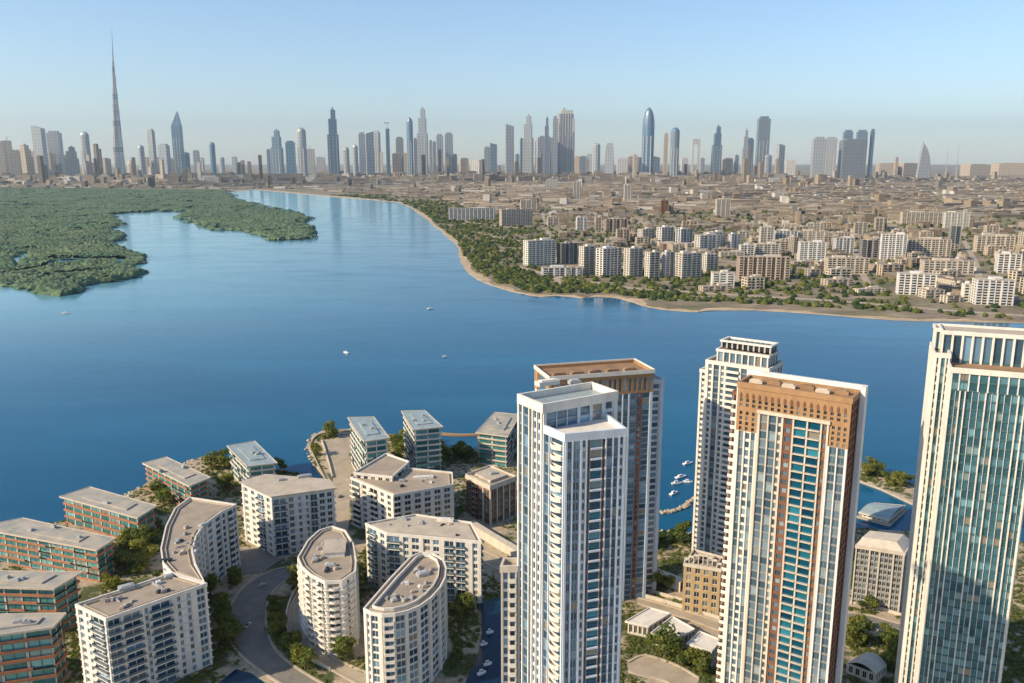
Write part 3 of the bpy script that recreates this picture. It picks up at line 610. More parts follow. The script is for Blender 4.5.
# T4 : the big arcaded tower
f5 = Frame(P(738.5,379.5,160), P(852.5,396,160)); w5 = f5.W; dep = 14.5
b = tower('residential_tower', 'tall tower with orange arcaded crown, white side piers and deep blue central balconies', '', f5, glass='glass_pale', wall='cream', trim='white', cap=100, sp='spandrel_grey', frame='spandrel_grey')
r5 = f5.rect(0, w5, 0, dep); reg(r5, 'tall arcaded tower')
core = b.L(offset(r5,-.9))
b.m('core','dark').prism(core, 0, 155)
ang5 = atan2(f5.e[1], f5.e[0]); LA = lambda a, d: (f5.q(a,d)[0]-b.o[0], f5.q(a,d)[1]-b.o[1])
# lower shaft : side piers 0-.20 and .83-1, central frame .20-.83
zc = 136.5; zf = 145.5
b.facade(LA(0,0), LA(w5*.20,0), 0, zc, 36, [('P',.7),('g',1.0),('P',.3),('v',1.0),('S',.15),('g',.9),('P',.3)], wall='white', trim='white')
b.facade(LA(w5*.83,0), LA(w5,0), 0, zc, 36, [('P',.3),('g',1.2),('P',.2),('g',1.2),('P',.4)], wall='white_cool', trim='white_cool')
b.facade(LA(w5*.20,0), LA(w5*.83,0), 0, zf, 39, [('P',.55),('g',1.7),('P',.3),('g',1.7),('P',.3),('w',.9),('P',.4),('M',2.0),('P',.35),('D',2.7),('P',.3),('D',2.7),('P',.35),('M',1.0),('P',.4)], wall='cream', trim='cream')
b.facade(LA(0,0), LA(w5*.20,0), zf, zf+1.41, 1, [('S',1)], wall='orange_stone'); b.facade(LA(w5*.83,0), LA(w5,0), zf, zf+1.41, 1, [('S',1)], wall='orange_stone')
b.m('arch_trim','cream').obox(*LA((w5*.20+w5*.83)/2, -.35), w5*.63+.8, 1.0, zf, zf+1.4, ang5)
# crown
cr = [('S',.5)]+[x for _ in range(3) for x in (('w',.8),('S',.5))]
b.facade(LA(0,0), LA(w5*.20,0), zc, zf, 4, cr, glass='glass_dark', wall='orange_stone')
b.facade(LA(w5*.83,0), LA(w5,0), zc, zf, 4, cr, glass='glass_dark', wall='orange_stone')
cr = [('S',.5)]+[x for _ in range(17) for x in (('w',.95),('S',.5))]
b.facade(LA(0,0), LA(w5,0), zf+1.41, 151, 2, cr, glass='glass_dark', wall='orange_stone')
for i in range(17):
    a = w5*(i+.55)/17.4; am = MB(); am.obox(0,0, .95, .25, 0, 1.55, ang5); am.obox(0,0, .5, .25, 1.56, 2.15, ang5); ao = am.build('arch', M['brown'], b.root); ao.location = (*LA(a, -.12), 151.05)
b.facade(LA(0,0), LA(w5,0), 151.01, 155.5, 1, [('S',1)], wall='orange_stone')
sidep = [('S',.4),('v',1),('S',.3),('v',1),('S',.3),('v',1),('S',.4),('P',.5)]
b.facade(LA(w5,0), LA(w5,dep), 0, 155.5, 42, sidep, glass='glass_dark', wall='brown', trim='white_cool')
b.facade(LA(w5,dep), LA(0,dep), 0, 155.5, 42, bays(12), wall='cream'); b.facade(LA(0,dep), LA(0,0), 0, 155.5, 42, [('P',.6),('B',2),('S',.4),('w',1),('P',.6)], wall='white')
R5 = b.L(r5)
b.m('roof','roof_brown').prism(offset(R5,.3), 155.5, 156.2); b.m('parapet','orange_stone').ring(offset(R5,.35), offset(R5,-.9), 155.3, 157.6)
b.m('rim','white_cool').prism(b.L(f5.rect(-1.5, w5+2.4, dep+.4, dep+1.8)), 0, 159.6)
b.m('rim','white_cool').prism(b.L(f5.rect(w5+.5, w5+2.4, dep-2.6, dep+.39)), 0, 159.5)
for i in range(6): b.unit(*LA(w5*(.12+.15*i), 7+(i%2)*2.5), 5.5, 2.6, 1.5, 156.2, ang5, 'roof_brown' if i % 2 else 'beige_trim')
# left shoulder with brown balconies behind the front
lw = f5.rect(-3.2, -.02, 3.5, dep); b.body(b.L(lw), 0, 151, 41, [[('B',2.6),('P',.3)], None, bays(2), [('P',.5),('w',1),('P',.5),('w',1),('P',.5)]], parapet=1, trim='brown', wall='cream')
b.finish()
# T5 : right edge tower
f6 = Frame(P(952,366,172), P(1041,373,172)); w6 = f6.W
b = tower('residential_tower', 'teal glass tower with white columned crown, cut by the right edge', '', f6, glass='glass_sea', wall='white', trim='white', cap=100, sp='spandrel_teal', frame='spandrel_teal')
r6 = f6.rect(0, w6, 0, 26); reg(r6, 'teal glass tower')
P6 = [('P',.3),('g',1.2),('g',.9),('P',.25),('g',1),('P',.22),('g',1.5),('g',1.5),('g',1.5),('P',.22),('g',1.2),('g',1.2),('P',.22),('g',1.5),('g',1.5),('g',1.5),('P',.22),('g',1.2),('P',.25),('g',1.2),('g',1),('P',.3)]
side6 = [('P',.5),('w',.8),('P',.35),('g',1.1),('P',.45),('w',.6),('P',.5)]
b.body(b.L(r6), 0, 161, 44, [P6, side6, bays(10), [('P',.6),('w',.8),('P',.7),('w',.8),('P',.7)]], parapet=.2, over=.01, deck=False, wall='white_cool')
b.body(b.L(offset(r6,.15)), 161, 168.3, 2, [[x for _ in range(9) for x in (('g',1.2),('S',.12))], side6, bays(10), [('P',.6),('w',.8),('P',.7),('w',.8),('P',.7)]], parapet=1.4, roof='roof_brown', wall='white_cool')
lf = f6.rect(-5.6, -.05, 9, 31); b.body(b.L(lf), 0, 172, 47, [[('P',.7),('w',.7),('P',.7),('g',1.3),('P',.35),('w',.6),('P',.4)], None, bays(5), [('P',.9),('w',.8),('P',.9),('w',.8),('P',.9),('w',.8),('P',.9)]], parapet=1.2, wall='white')
cr = f6.rect(-3, w6+4, 16, 32); colp = [x for _ in range(10) for x in (('P',.3),('g',1.4))]+[('P',.3)]
b.body(b.L(cr), 168.4, 180.3, 1, [colp, bays(4,'g'), colp, bays(4,'g')], parapet=.9, over=.3, glass='glass_blue', roof='roof_pale')
cl = f6.rect(-5.2, -3.05, 20, 30); b.body(b.L(cl), 173, 180.5, 1, [[('P',.4),('g',1.4),('P',.4)], None, bays(2), bays(3,'g')], parapet=.8)
b.finish()

# ------------------------------------------------------------------ pavilions, walls, pier
def pavilion(label, z, pts, group='low white pavilions', roof='white', curved=False):
    poly = PP(z, *pts); c = cen(poly); b = Bld('pavilion', label, 'pavilion', c, group, wall='cream', glass='glass_dark', cap=30)
    reg(poly, 'white roofed pavilions'); lp = b.L(poly)
    b.body(lp, 0, z-2.6, 1, [bays(4,'v')], deck=False)
    if curved:
        n = 10; mb = b.m('roof', roof)
        A,B_,C,D = [lp[i] for i in range(4)]
        for i in range(n):
            for s_, t_ in ((i/n,(i+1)/n),):
                za, zb = z-2.6+3*sin(pi*s_), z-2.6+3*sin(pi*t_)
                q = [(A[0]+(B_[0]-A[0])*s_, A[1]+(B_[1]-A[1])*s_, za),(A[0]+(B_[0]-A[0])*t_, A[1]+(B_[1]-A[1])*t_, zb),(D[0]+(C[0]-D[0])*t_, D[1]+(C[1]-D[1])*t_, zb),(D[0]+(C[0]-D[0])*s_, D[1]+(C[1]-D[1])*s_, za)]
                mb.add(q+[(x,y,w-.5) for x,y,w in q], [(0,1,2,3),(7,6,5,4),(0,4,5,1),(2,6,7,3),(1,5,6,2),(0,3,7,4)])
    else:
        b.m('roof', roof).prism(offset(lp,1.0), z-2.6, z-2.1); b.m('parapet','white').ring(offset(lp,1.0), offset(lp,.5), z-2.09, z-1.5)
    b.finish()
pavilion('low white roofed pavilion touching the nearest white tower, in a row of three', 9, [(628,620.6),(648,625),(668,613),(650,608)])
pavilion('middle low pavilion with bright flat roof in the row of three', 9, [(653.5,632),(677,637),(692.7,628.5),(672.6,617)])
pavilion('low flat roofed pavilion nearest the tall arcaded tower', 9, [(689,643),(710.6,649.7),(719.5,639.6),(700.5,632)])
pavilion('small curved cream roof pavilion in the garden beside the tall arcaded tower', 8, [(847,661),(876,672),(887,663),(864,651)], roof='cream', curved=True)
# floating pavilion in the marina
pol = PP(6, (859.5,509.7),(889,517.5),(905.4,503),(874,500.4)); c = cen(pol)
b = Bld('boathouse', 'floating boathouse with low curved pale roof in the marina by the breakwater', 'boathouse', c, wall='white', cap=20); lp = b.L(pol); b.root.location.z = 0
b.m('pontoon','concrete').prism(offset(lp,1.5), -.5, .8); b.body(offset(lp,-1.5), .8, 4, 1, [bays(5,'v')], deck=False)
n = 12; mb = b.m('roof','roof_teal')
A,B_,C,D = lp
for i in range(n):
    s_, t_ = i/n, (i+1)/n; za, zb = 4+2.4*sin(pi*s_)**.8, 4+2.4*max(0,sin(pi*t_))**.8
    q = [(A[0]+(D[0]-A[0])*s_, A[1]+(D[1]-A[1])*s_, za),(B_[0]+(C[0]-B_[0])*s_, B_[1]+(C[1]-B_[1])*s_, za),(B_[0]+(C[0]-B_[0])*t_, B_[1]+(C[1]-B_[1])*t_, zb),(A[0]+(D[0]-A[0])*t_, A[1]+(D[1]-A[1])*t_, zb)]
    mb.add(q+[(x,y,w-.5) for x,y,w in q], [(0,1,2,3),(7,6,5,4),(0,4,5,1),(2,6,7,3),(1,5,6,2),(0,3,7,4)])
b.m('fascia','cream').ring(offset(lp,.4), offset(lp,-.3), 3.2, 4.3); b.finish()
def low_wall(name, label, pts, h, t, mat, z=1.5, cat='wall', group=None):
    l = smooth_line(PP(z, *pts), 5); mb = MB(); c = cen(l); l = [(x-c[0],y-c[1]) for x,y in l]; n = len(l); q = []
    for i,(x,y) in enumerate(l):
        x0,y0 = l[max(i-1,0)]; x1,y1 = l[min(i+1,n-1)]; L = hypot(x1-x0,y1-y0) or 1; q.append((x-(y1-y0)/L*t, y+(x1-x0)/L*t))
    mb.add([(x,y,-.3) for x,y in l]+[(x,y,h) for x,y in l]+[(x,y,-.3) for x,y in q]+[(x,y,h) for x,y in q],
           sum([[(i,i+1,i+1+n,i+n),(i+n,i+1+n,i+1+3*n,i+3*n),(i+2*n,i+3*n,i+1+3*n,i+1+2*n)] for i in range(n-1)],[]))
    o = mb.build(name, M[mat]); o.location = (c[0],c[1],z); return tag(o, label, cat, group)
low_wall('garden_wall', 'long pale terrace wall running from the orange crowned tower to the ochre block', [(643,578),(660,584),(680,592)], 6, 6, 'cream')
low_wall('garden_wall', 'curved low concrete wall above the row of three pavilions', [(637,596),(660,602),(690,611),(722,621)], 2.2, .8, 'cream')
low_wall('garden_wall', 'low cream wall along the planted bank under the ochre block', [(640,590),(670,598),(700,606),(722,612)], 1.8, .7, 'cream')
low_wall('garden_wall', 'low pale wall curving round the half-round block in the road loop', [(300,584),(291,598),(286,616),(289,638),(301,655),(330,671)], 1.6, .8, 'cream')
low_wall('garden_wall', 'low pale wall under the grey grid block', [(850,604),(872,608),(893,614),(912,620)], 1.8, .8, 'cream')
low_wall('sea_wall', 'pale sea wall round the tip of the sandy peninsula', [(326,480),(317,462),(311,447),(316,437),(328,433),(347,432)], 1.0, 1.2, 'concrete')
low_wall('garden_wall', 'pale wall beside the peninsula road', [(333,478),(329,462),(324,446),(322,441)], 1.6, .8, 'cream')
low_wall('viaduct', 'pale elevated walkway reaching the nearest white tower', [(468,530),(485,541),(505,553),(520,562)], 6, 5, 'cream', cat='walkway')
low_wall('rock_groyne', 'curved rock breakwater in the marina between the twin towers and the arcaded tower', [(664,514),(676,512),(686,507),(694,501),(704,499),(712,499)], 1.2, 3, 'sand', z=0, cat='breakwater')
low_wall('pier', 'thin jetty closing the lagoon between two waterfront blocks', [(438,435),(450,436),(465,436.5),(482,436)], 1.6, 4, 'wood', z=0, cat='pier')
low_wall('pier', 'short brown jetty between the peninsula block and the middle lagoon block', [(386,437),(396,439),(404,440)], 1.8, 5, 'wood', z=0, cat='pier')

# ------------------------------------------------------------------ boats
def boat(label, px, py, L=12, rz=0.3, wake=False, z=0.0, group=None, sail=False):
    x, y = P(px, py); root = bpy.data.objects.new('boat', None); COL.objects.link(root); root.location = (x,y,z); root.rotation_euler = (0,0,rz)
    tag(root, label, 'boat', group); w = L*.28; mb = MB()
    dk = [(-L/2,-w/2),(L*.15,-w/2),(L*.38,-w*.28),(L/2,0),(L*.38,w*.28),(L*.15,w/2),(-L/2,w/2)]
    mb.prism([(a*.92,c*.7) for a,c in dk], -.2, .5, 0, dk); mb.prism(dk, .5, 1.25); mb.build('hull', M['boat_white'], root)
    c = MB(); c.prism([(-L*.28,-w*.33),(L*.12,-w*.33),(L*.2,0),(L*.12,w*.33),(-L*.28,w*.33)], 1.25, 2.7, 0, [(-L*.25,-w*.26),(L*.04,-w*.26),(L*.09,0),(L*.04,w*.26),(-L*.25,w*.26)]); c.build('cabin', M['white_cool'], root)
    g = MB(); g.box(-L*.22,L*.02,-w*.345,w*.345,1.75,2.2); g.build('cabin_window', M['glass_dark'], root)
    if wake:
        k = MB()
        for sg in (1,-1): k.add([(-L/2,0,.06),(-L/2,sg*.5,.06),(-L*2.6,sg*L*.5,.06),(-L*2.6,sg*L*.38,.06)], [(0,1,2,3)])
        k.build('wake', M['boat_white'], root)
    return root
boat('white motor boat alone in the middle of the creek', 346, 353, 12, 2.4)
boat('tiny white boat far out below the sandy bend of the shore', 431, 309, 14, .4)
boat('small dark-looking boat off the mangrove shore', 66, 313.5, 14, .1)
boat('tiny boat far up the creek, near the distant sandy bank', 322, 202, 24, .2)
boat('tiny white boat below the distant shore bend', 445, 357, 7, .2)
for lb, px, py, L, rz in (('white boat highest of the moored group in the marina', 688, 464, 10, .5), ('long white boat moored in the middle of the marina group', 681, 477.5, 11, .55), ('white boat lying lengthwise at the twin tower side of the marina', 677, 484, 9, .25), ('wide white boat in the marina next to the lengthwise one', 688, 482.5, 8, -.1), ('small boat moored closest to the rock breakwater', 674, 494, 9, .7), ('white boat touching the slim white tower in the marina', 703, 477, 12, 1.2)):
    boat(lb, px, py, L, rz, group='boats moored in the marina')
for lb, px, py, L, rz in (('small white boat in the narrow canal beneath the trees', 484, 648, 4, .4), ('small boat in the canal just below another boat', 488, 668, 4.5, .5), ('thin boat lowest in the canal by the nearest white tower', 482, 677, 5, .6), ('boat near the head of the canal', 490, 636, 4, .3)):
    boat(lb, px, py, L, rz, z=1.6, group='boats in the canal')

# ------------------------------------------------------------------ mangroves
def vnoise(x, y, seed=0):
    xi = np.floor(x).astype(np.int64); yi = np.floor(y).astype(np.int64); fx = x-xi; fy = y-yi
    fx = fx*fx*(3-2*fx); fy = fy*fy*(3-2*fy)
    def h(a, b):
        n = (a*374761393 + b*668265263 + seed*1274126177) & 0x7fffffff
        n = ((n ^ (n >> 13)) * 1274126177) & 0x7fffffff
        return ((n ^ (n >> 16)) & 0xffff)/65535.0
    return (h(xi,yi)*(1-fx)+h(xi+1,yi)*fx)*(1-fy)+(h(xi,yi+1)*(1-fx)+h(xi+1,yi+1)*fx)*fy
def worley(x, y, cell, seed=1):
    gx = x/cell; gy = y/cell; xi = np.floor(gx); yi = np.floor(gy); best = np.full(x.shape, 9.0)
    for dx in (-1,0,1):
        for dy in (-1,0,1):
            a = (xi+dx).astype(np.int64); b = (yi+dy).astype(np.int64)
            n = (a*73856093 ^ b*19349663 ^ seed*83492791) & 0x7fffffff
            px = a + ((n*1103515245+12345) & 0xffff)/65535.0; py = b + ((n*214013+2531011) & 0xffff)/65535.0
            best = np.minimum(best, np.hypot(gx-px, gy-py))
    return best
def sdist(X, Y, poly):
    P_ = np.array(poly); d = np.full(X.shape, 1e9); ins = np.zeros(X.shape, bool)
    for i in range(len(P_)):
        a = P_[i-1]; b = P_[i]; e = b-a; t = np.clip(((X-a[0])*e[0]+(Y-a[1])*e[1])/(e@e+1e-9), 0, 1)
        d = np.minimum(d, np.hypot(X-a[0]-t*e[0], Y-a[1]-t*e[1]))
        cond = (a[1] > Y) != (b[1] > Y)
        xx = (b[0]-a[0])*(Y-a[1])/((b[1]-a[1]) if abs(b[1]-a[1]) > 1e-9 else 1e-9)+a[0]
        ins ^= cond & (X < xx)
    return np.where(ins, d, -d)
def canopy(name, label, poly, holes, ang0, ang1, r0, r1, nA, nR, mat, hgt=8, cell=12, edge=14, group=None):
    an = np.linspace(ang0, ang1, nA); rr = np.exp(np.linspace(math.log(r0), math.log(r1), nR))
    A, Rr = np.meshgrid(an, rr); X = Rr*np.sin(A); Y = Rr*np.cos(A)
    s = sdist(X, Y, poly)
    for hpoly in holes: s = np.minimum(s, -sdist(X, Y, hpoly))
    s = s + (vnoise(X/45, Y/45)-.5)*50*(Rr/3000) + (vnoise(X/14, Y/14, 5)-.5)*18
    ch = np.abs(vnoise(X/260, Y/330, 40)+.5*vnoise(X/90, Y/110, 41)-.75); s = np.where((s > 30) & (ch < .022), -5, s)
    wx = X + (vnoise(X/23, Y/23, 21)-.5)*9 + (vnoise(X/70, Y/70, 22)-.5)*50; wy = Y + (vnoise(X/23, Y/23, 23)-.5)*9 + (vnoise(X/70, Y/70, 24)-.5)*50
    w = worley(wx, wy, cell)*.7 + worley(wx+31, wy*1.1, cell*1.7, 8)*.45; w2 = worley(wx, wy, cell*4.2, 4); big = vnoise(wx/60, wy/60, 9)*.6+vnoise(X/210, Y/140, 19)*.6
    Z = (hgt*.5 + hgt*1.0*np.clip(1-w*1.15, -.3, 1) + hgt*.45*np.clip(1-w2*1.3, -.2, 1) + (big-.6)*hgt*.8)*np.clip(s/edge, 0, 1)**.5 - 1.0*(s <= 0)
    Z += (np.random.RandomState(1).rand(*Z.shape)-.5)*.5*(s > 0)
    keep = s > -2; idx = -np.ones(X.shape, int); q = keep[:-1,:-1]&keep[1:,:-1]&keep[:-1,1:]&keep[1:,1:]
    ii, jj = np.nonzero(q); N_ = X.shape[1]; a = ii*N_+jj
    F = np.stack([a, a+1, a+1+N_, a+N_], 1); used = np.unique(F); remap = np.zeros(X.size, int); remap[used] = np.arange(len(used)); F = remap[F]
    V = np.stack([X.ravel()[used], Y.ravel()[used], Z.ravel()[used]], 1)
    me = bpy.data.meshes.new(name); me.vertices.add(len(V)); me.vertices.foreach_set('co', V.ravel()); me.loops.add(F.size); me.loops.foreach_set('vertex_index', F.ravel())
    me.polygons.add(len(F)); me.polygons.foreach_set('loop_start', np.arange(0, F.size, 4)); me.polygons.foreach_set('loop_total', np.full(len(F), 4)); me.update(calc_edges=True); me.materials.append(M[mat])
    return tag(link(name, me), label, 'mangroves', None, 'stuff')
mg_px = [(-420,184),(228,190.5),(234,199),(269,208),(300,214),(312.5,218.6),(303,222.5),(312,228),(316,235),(305,240),(273,241),(250,232.5),(215,230),(192,223),(176,217),(191,212),(156,211.6),(130,213),(109,214.7),(125,224.5),(113,230),(125,240),(109,244),(129,250),(150,259.6),(129,267.4),(146.5,271),(135,278),(117,283),(100,284),(86,287),(78,294),(60,297),(43,295),(19.5,288),(0,286),(-160,277),(-420,240)]
canopy('mangrove_canopy', 'dense green mangrove thicket spreading over the creek shallows', PP(0,*mg_px), [PP(0,(8,259),(27,254),(27,259),(20,263),(22,268),(16,268),(12,261))], radians(-46), radians(-12.3), 1600, 9400, 1150, 1100, 'mangrove')

# ------------------------------------------------------------------ distant city
MID = []            # anchors (px, py, phrase)
def pxm(D): return D/FPX*1.0
rm = random.Random(11)
def detail(root, w, dp, h, wm, gm, tm, rf, nf=None):
    nf = nf or max(3, int(round(h/5.0))); fh = h/nf; g = MB(); g.box(-w/2+.8,w/2-.8,-dp/2+.8,dp/2-.8,0,h); g.build('glazing', M[gm], root)
    wl_ = MB()
    for k in range(nf+1): wl_.box(-w/2+.15,w/2-.15,-dp/2+.15,dp/2-.15, max(0,k*fh-fh*.24), k*fh+.01*(k<nf)+fh*.18*(k<nf))
    wl_.build('floor_band', M[wm], root)
    nb = max(2, int(w/rm.uniform(8,12))); cell = w/nb; pl = MB(); bl = MB()
    for i in range(nb+1):
        a = -w/2+i*cell; q = cell*.2 if i % 2 else cell*.32
        for yy in (-dp/2, dp/2): pl.box(max(-w/2,a-q/2), min(w/2,a+q/2), yy-.5, yy+.5, 0, h+.6)
    for i in range(1, max(2,int(dp/9))):
        a = -dp/2+i*dp/max(2,int(dp/9))
        for xx in (-w/2, w/2): pl.box(xx-.5, xx+.5, a-1.6, a+1.6, 0, h+.6)
    for xx in (-w/2, w/2): pl.box(xx-.55, xx+.55, -dp/2-.52, -dp/2+2.2, 0, h+.61); pl.box(xx-.55, xx+.55, dp/2-2.2, dp/2+.52, 0, h+.61)
    pl.build('pilaster', M[tm], root)
    for i in range(nb):
        if i % 2 == 0:
            s_ = MB(); a = -w/2+(i+.5)*cell
            for k in range(1, nf): s_.box(a-cell*.27, a+cell*.27, -dp/2-1.7, -dp/2+.1, k*fh-.15, k*fh+1.2)
            s_.build('balcony_stack', M[tm], root)
    rb = MB(); rb.box(-w/2-.2,w/2+.2,-dp/2-.2,dp/2+.2,h+.62,h+1.1); rb.build('roof', M[rf], root)
    ph = MB(); a = rm.uniform(-.25,.25)*w; ph.box(a-w*.16,a+w*.16,-dp*.22,dp*.25,h+1.1,h+5); ph.build('penthouse', M[tm], root)
    ph = MB(); a = -a+.1*w; ph.box(a-w*.07,a+w*.07,-dp*.3,dp*.1,h+1.1,h+3.6) if w > 30 else None; ph.build('plant_room', M['roof_pale'], root)
def midblock(label, phrase, x0, x1, yt, yb, style='white', nf=None, rot=0.0, depth=None, name='apartment_building', cat='apartment building'):
    cx = (x0+x1)/2; X, Y = P(cx, yb); d = Y*cp+H*sp; w = (x1-x0)*d/FPX; h = max(8, zat(Y, yt)-1.6); dp = depth or min(max(14, w*.5), 26)
    if rot > .15: rot = rot*1.7
    h *= .97; w = max(w*.55, (w*.97-dp*abs(sin(rot)))/cos(rot))
    root = bpy.data.objects.new(name, None); COL.objects.link(root); root.location = (X, Y+dp/2, 1.6); root.rotation_euler = (0,0,rot)
    tag(root, label, cat, 'apartment buildings on the far shore'); MID.append((cx, yb, phrase)); FOOT.append([(X-w/2-8,Y-8),(X+w/2+8,Y-8),(X+w/2+8,Y+dp+8),(X-w/2-8,Y+dp+8)])
    wm, gm, tm, rf = {'white':('cream','glass_dark','offwhite' if rm.random() < .5 else 'white_cool','roof_pale'), 'teal':('white','glass_teal','white','roof_pale'), 'tan':('beige_trim','glass_dark','cream','roof_deck'), 'brown':('brown','glass_dark','beige_trim','roof_deck'), 'grey':('grey','glass_dark','white_cool','roof_deck'), 'dark':('dark','glass_dark','grey','roof_deck'), 'red':('terracotta','glass_dark','brown','roof_deck')}[style]
    detail(root, w, dp, h, wm, gm, tm, rf, nf)
    return root
mids = [
 ('wide white block with teal glass at the end of the far waterfront row', 'wide teal glass block', 523,556,240,266,'teal',.25), ('dark glazed link block beside the wide teal glass block', 'dark link block', 557,578,243,265,'dark',.2),
 ('white waterfront block right after the dark glazed link block', 'white waterfront block', 579,595,246,275,'white',.3), ('pair-width white waterfront block with blue glass, fourth in the far row', 'fourth waterfront block', 596,622,248,277,'white',.3),
 ('white waterfront block in the middle of the far row', 'middle waterfront block', 624,643,248,277.5,'white',.28), ('narrow white waterfront block with stepped side in the far row', 'narrow waterfront block', 645,660,252,279,'white',.28),
 ('narrow grey block squeezed between white waterfront blocks', 'narrow grey block', 662,674,252,278,'grey',.25), ('broad white waterfront block near the dark trees', 'broad waterfront block', 676,702,253,279,'white',.22), ('white end block of the far waterfront row, half behind trees', 'row end block', 703,718,254,273,'white',.2),
 ('white block in the second row, above the middle waterfront block', 'second row block', 638,655,229,244,'white',.25), ('second row block with pale bays behind the narrow grey block', 'second row pale block', 657,674,227,245,'white',.25), ('second row block behind the broad waterfront block', 'second row end block', 676,693,229,246,'grey',.25), ('large white second row block with blue glass', 'large second row block', 695,721,235,254,'white',.2),
 ('grey-brown block above the wide teal glass block', 'grey-brown block', 499,533,209,226,'tan',.2), ('long low grey block near the far sandy bend', 'long low grey block', 448,496,208,221,'grey',.12), ('pale tan block beyond the long low grey block', 'pale tan block', 520,537,200,213,'tan',.1),
 ('small white block in the green belt', 'small white green-belt block', 576,587,217,231,'white',.1), ('brown grid block with flat roof in the green belt', 'brown green-belt block', 604,628,219,232,'brown',.15), ('small beige block alone among trees', 'small beige block', 547,559,217,226,'tan',.1),
 ('low glass pavilion block on the far waterfront lawn', 'low lawn pavilion', 541,583,268,277,'grey',.1),
 ('white block beside the tall second row block', 'white inland block', 704,726,232,253,'white',.2), ('slim grey block at the inland cluster', 'slim inland block', 728,740,234,253,'grey',.2), ('white slab with bright end wall', 'bright end slab', 760,774,227,245,'white',-.1), ('grey slab behind the bright end slab', 'grey inland slab', 775,798,231,244,'grey',-.1),
 ('long tan slab beside the grey inland slab', 'long tan slab', 799,829,231,244,'tan',-.1), ('small white block of the inland pair', 'small inland pair', 740,754,245,258,'white',0), ('low white block with bays left of the tan bay block', 'low bay block', 755,779,244,257,'white',0), ('white and grey block with rounded bays', 'rounded bay block', 799,826,242,265,'white',-.15),
 ('broad brown grid block near the far shore', 'broad brown grid block', 738,790,257,280,'brown',-.08), ('tall white striped block standing above its neighbours', 'tall striped block', 881,907,234,261,'white',-.3), ('broad tan block joined to the tall striped block', 'broad tan block', 908,950,239,260,'tan',-.2),
 ('pale slab high in the inland city with vertical stripes', 'pale striped slab', 945,969,212,230,'white',-.2), ('dark narrow tower block in the inland city', 'dark narrow block', 949,960,226,251,'dark',-.2), ('white waterfront slab with long balconies near the right shore', 'long balcony slab', 899,937,274,296,'white',-.3),
 ('broad white block with grid of bays near the right edge', 'broad bay block', 976,1014,280,306,'white',-.2), ('blue glazed wing beside the broad bay block', 'blue glazed wing', 963,975,284,303,'teal',-.2), ('stepped white block at the right edge', 'stepped edge block', 998,1022,254,274,'white',-.3), ('dark block left of the tall striped block', 'dark neighbour block', 861,879,240,258,'dark',-.2),
 ('cream twin-bay block near the right edge', 'cream twin-bay block', 977,1014,236,253,'tan',-.2), ('large low grey-beige block behind the shore trees', 'grey-beige shore block', 827,869,258,274,'tan',-.1), ('long pale block with low roofline right of centre', 'long pale block', 924,974,261,274,'tan',-.15), ('mixed grey block between the rounded bay block and the dark block', 'mixed grey block', 835,854,238,254,'grey',-.1),
 ('grey tower block high in the middle city', 'grey mid-city block', 716,730,199,217,'tan',0), ('long tan block far inland below the skyline', 'long tan inland block', 902,944,212,226,'tan',-.1), ('small glazed block by the shore trees', 'small glazed shore block', 712,735,273,288,'teal',-.1),
 ('white lone slab standing in the far city, widest of three', 'white lone slab', 546,557,179,191,'white',0), ('slim white lone tower in the far city, middle of three', 'slim lone tower', 573,581,181,200,'white',0), ('slim white lone tower closest to the rust red frame', 'second slim lone tower', 624,632,184,203,'white',0), ('rust red unfinished block in the middle city', 'rust red block', 661,668,200,213,'red',0),
]
for r in mids: midblock(*r[:7], rot=r[7])

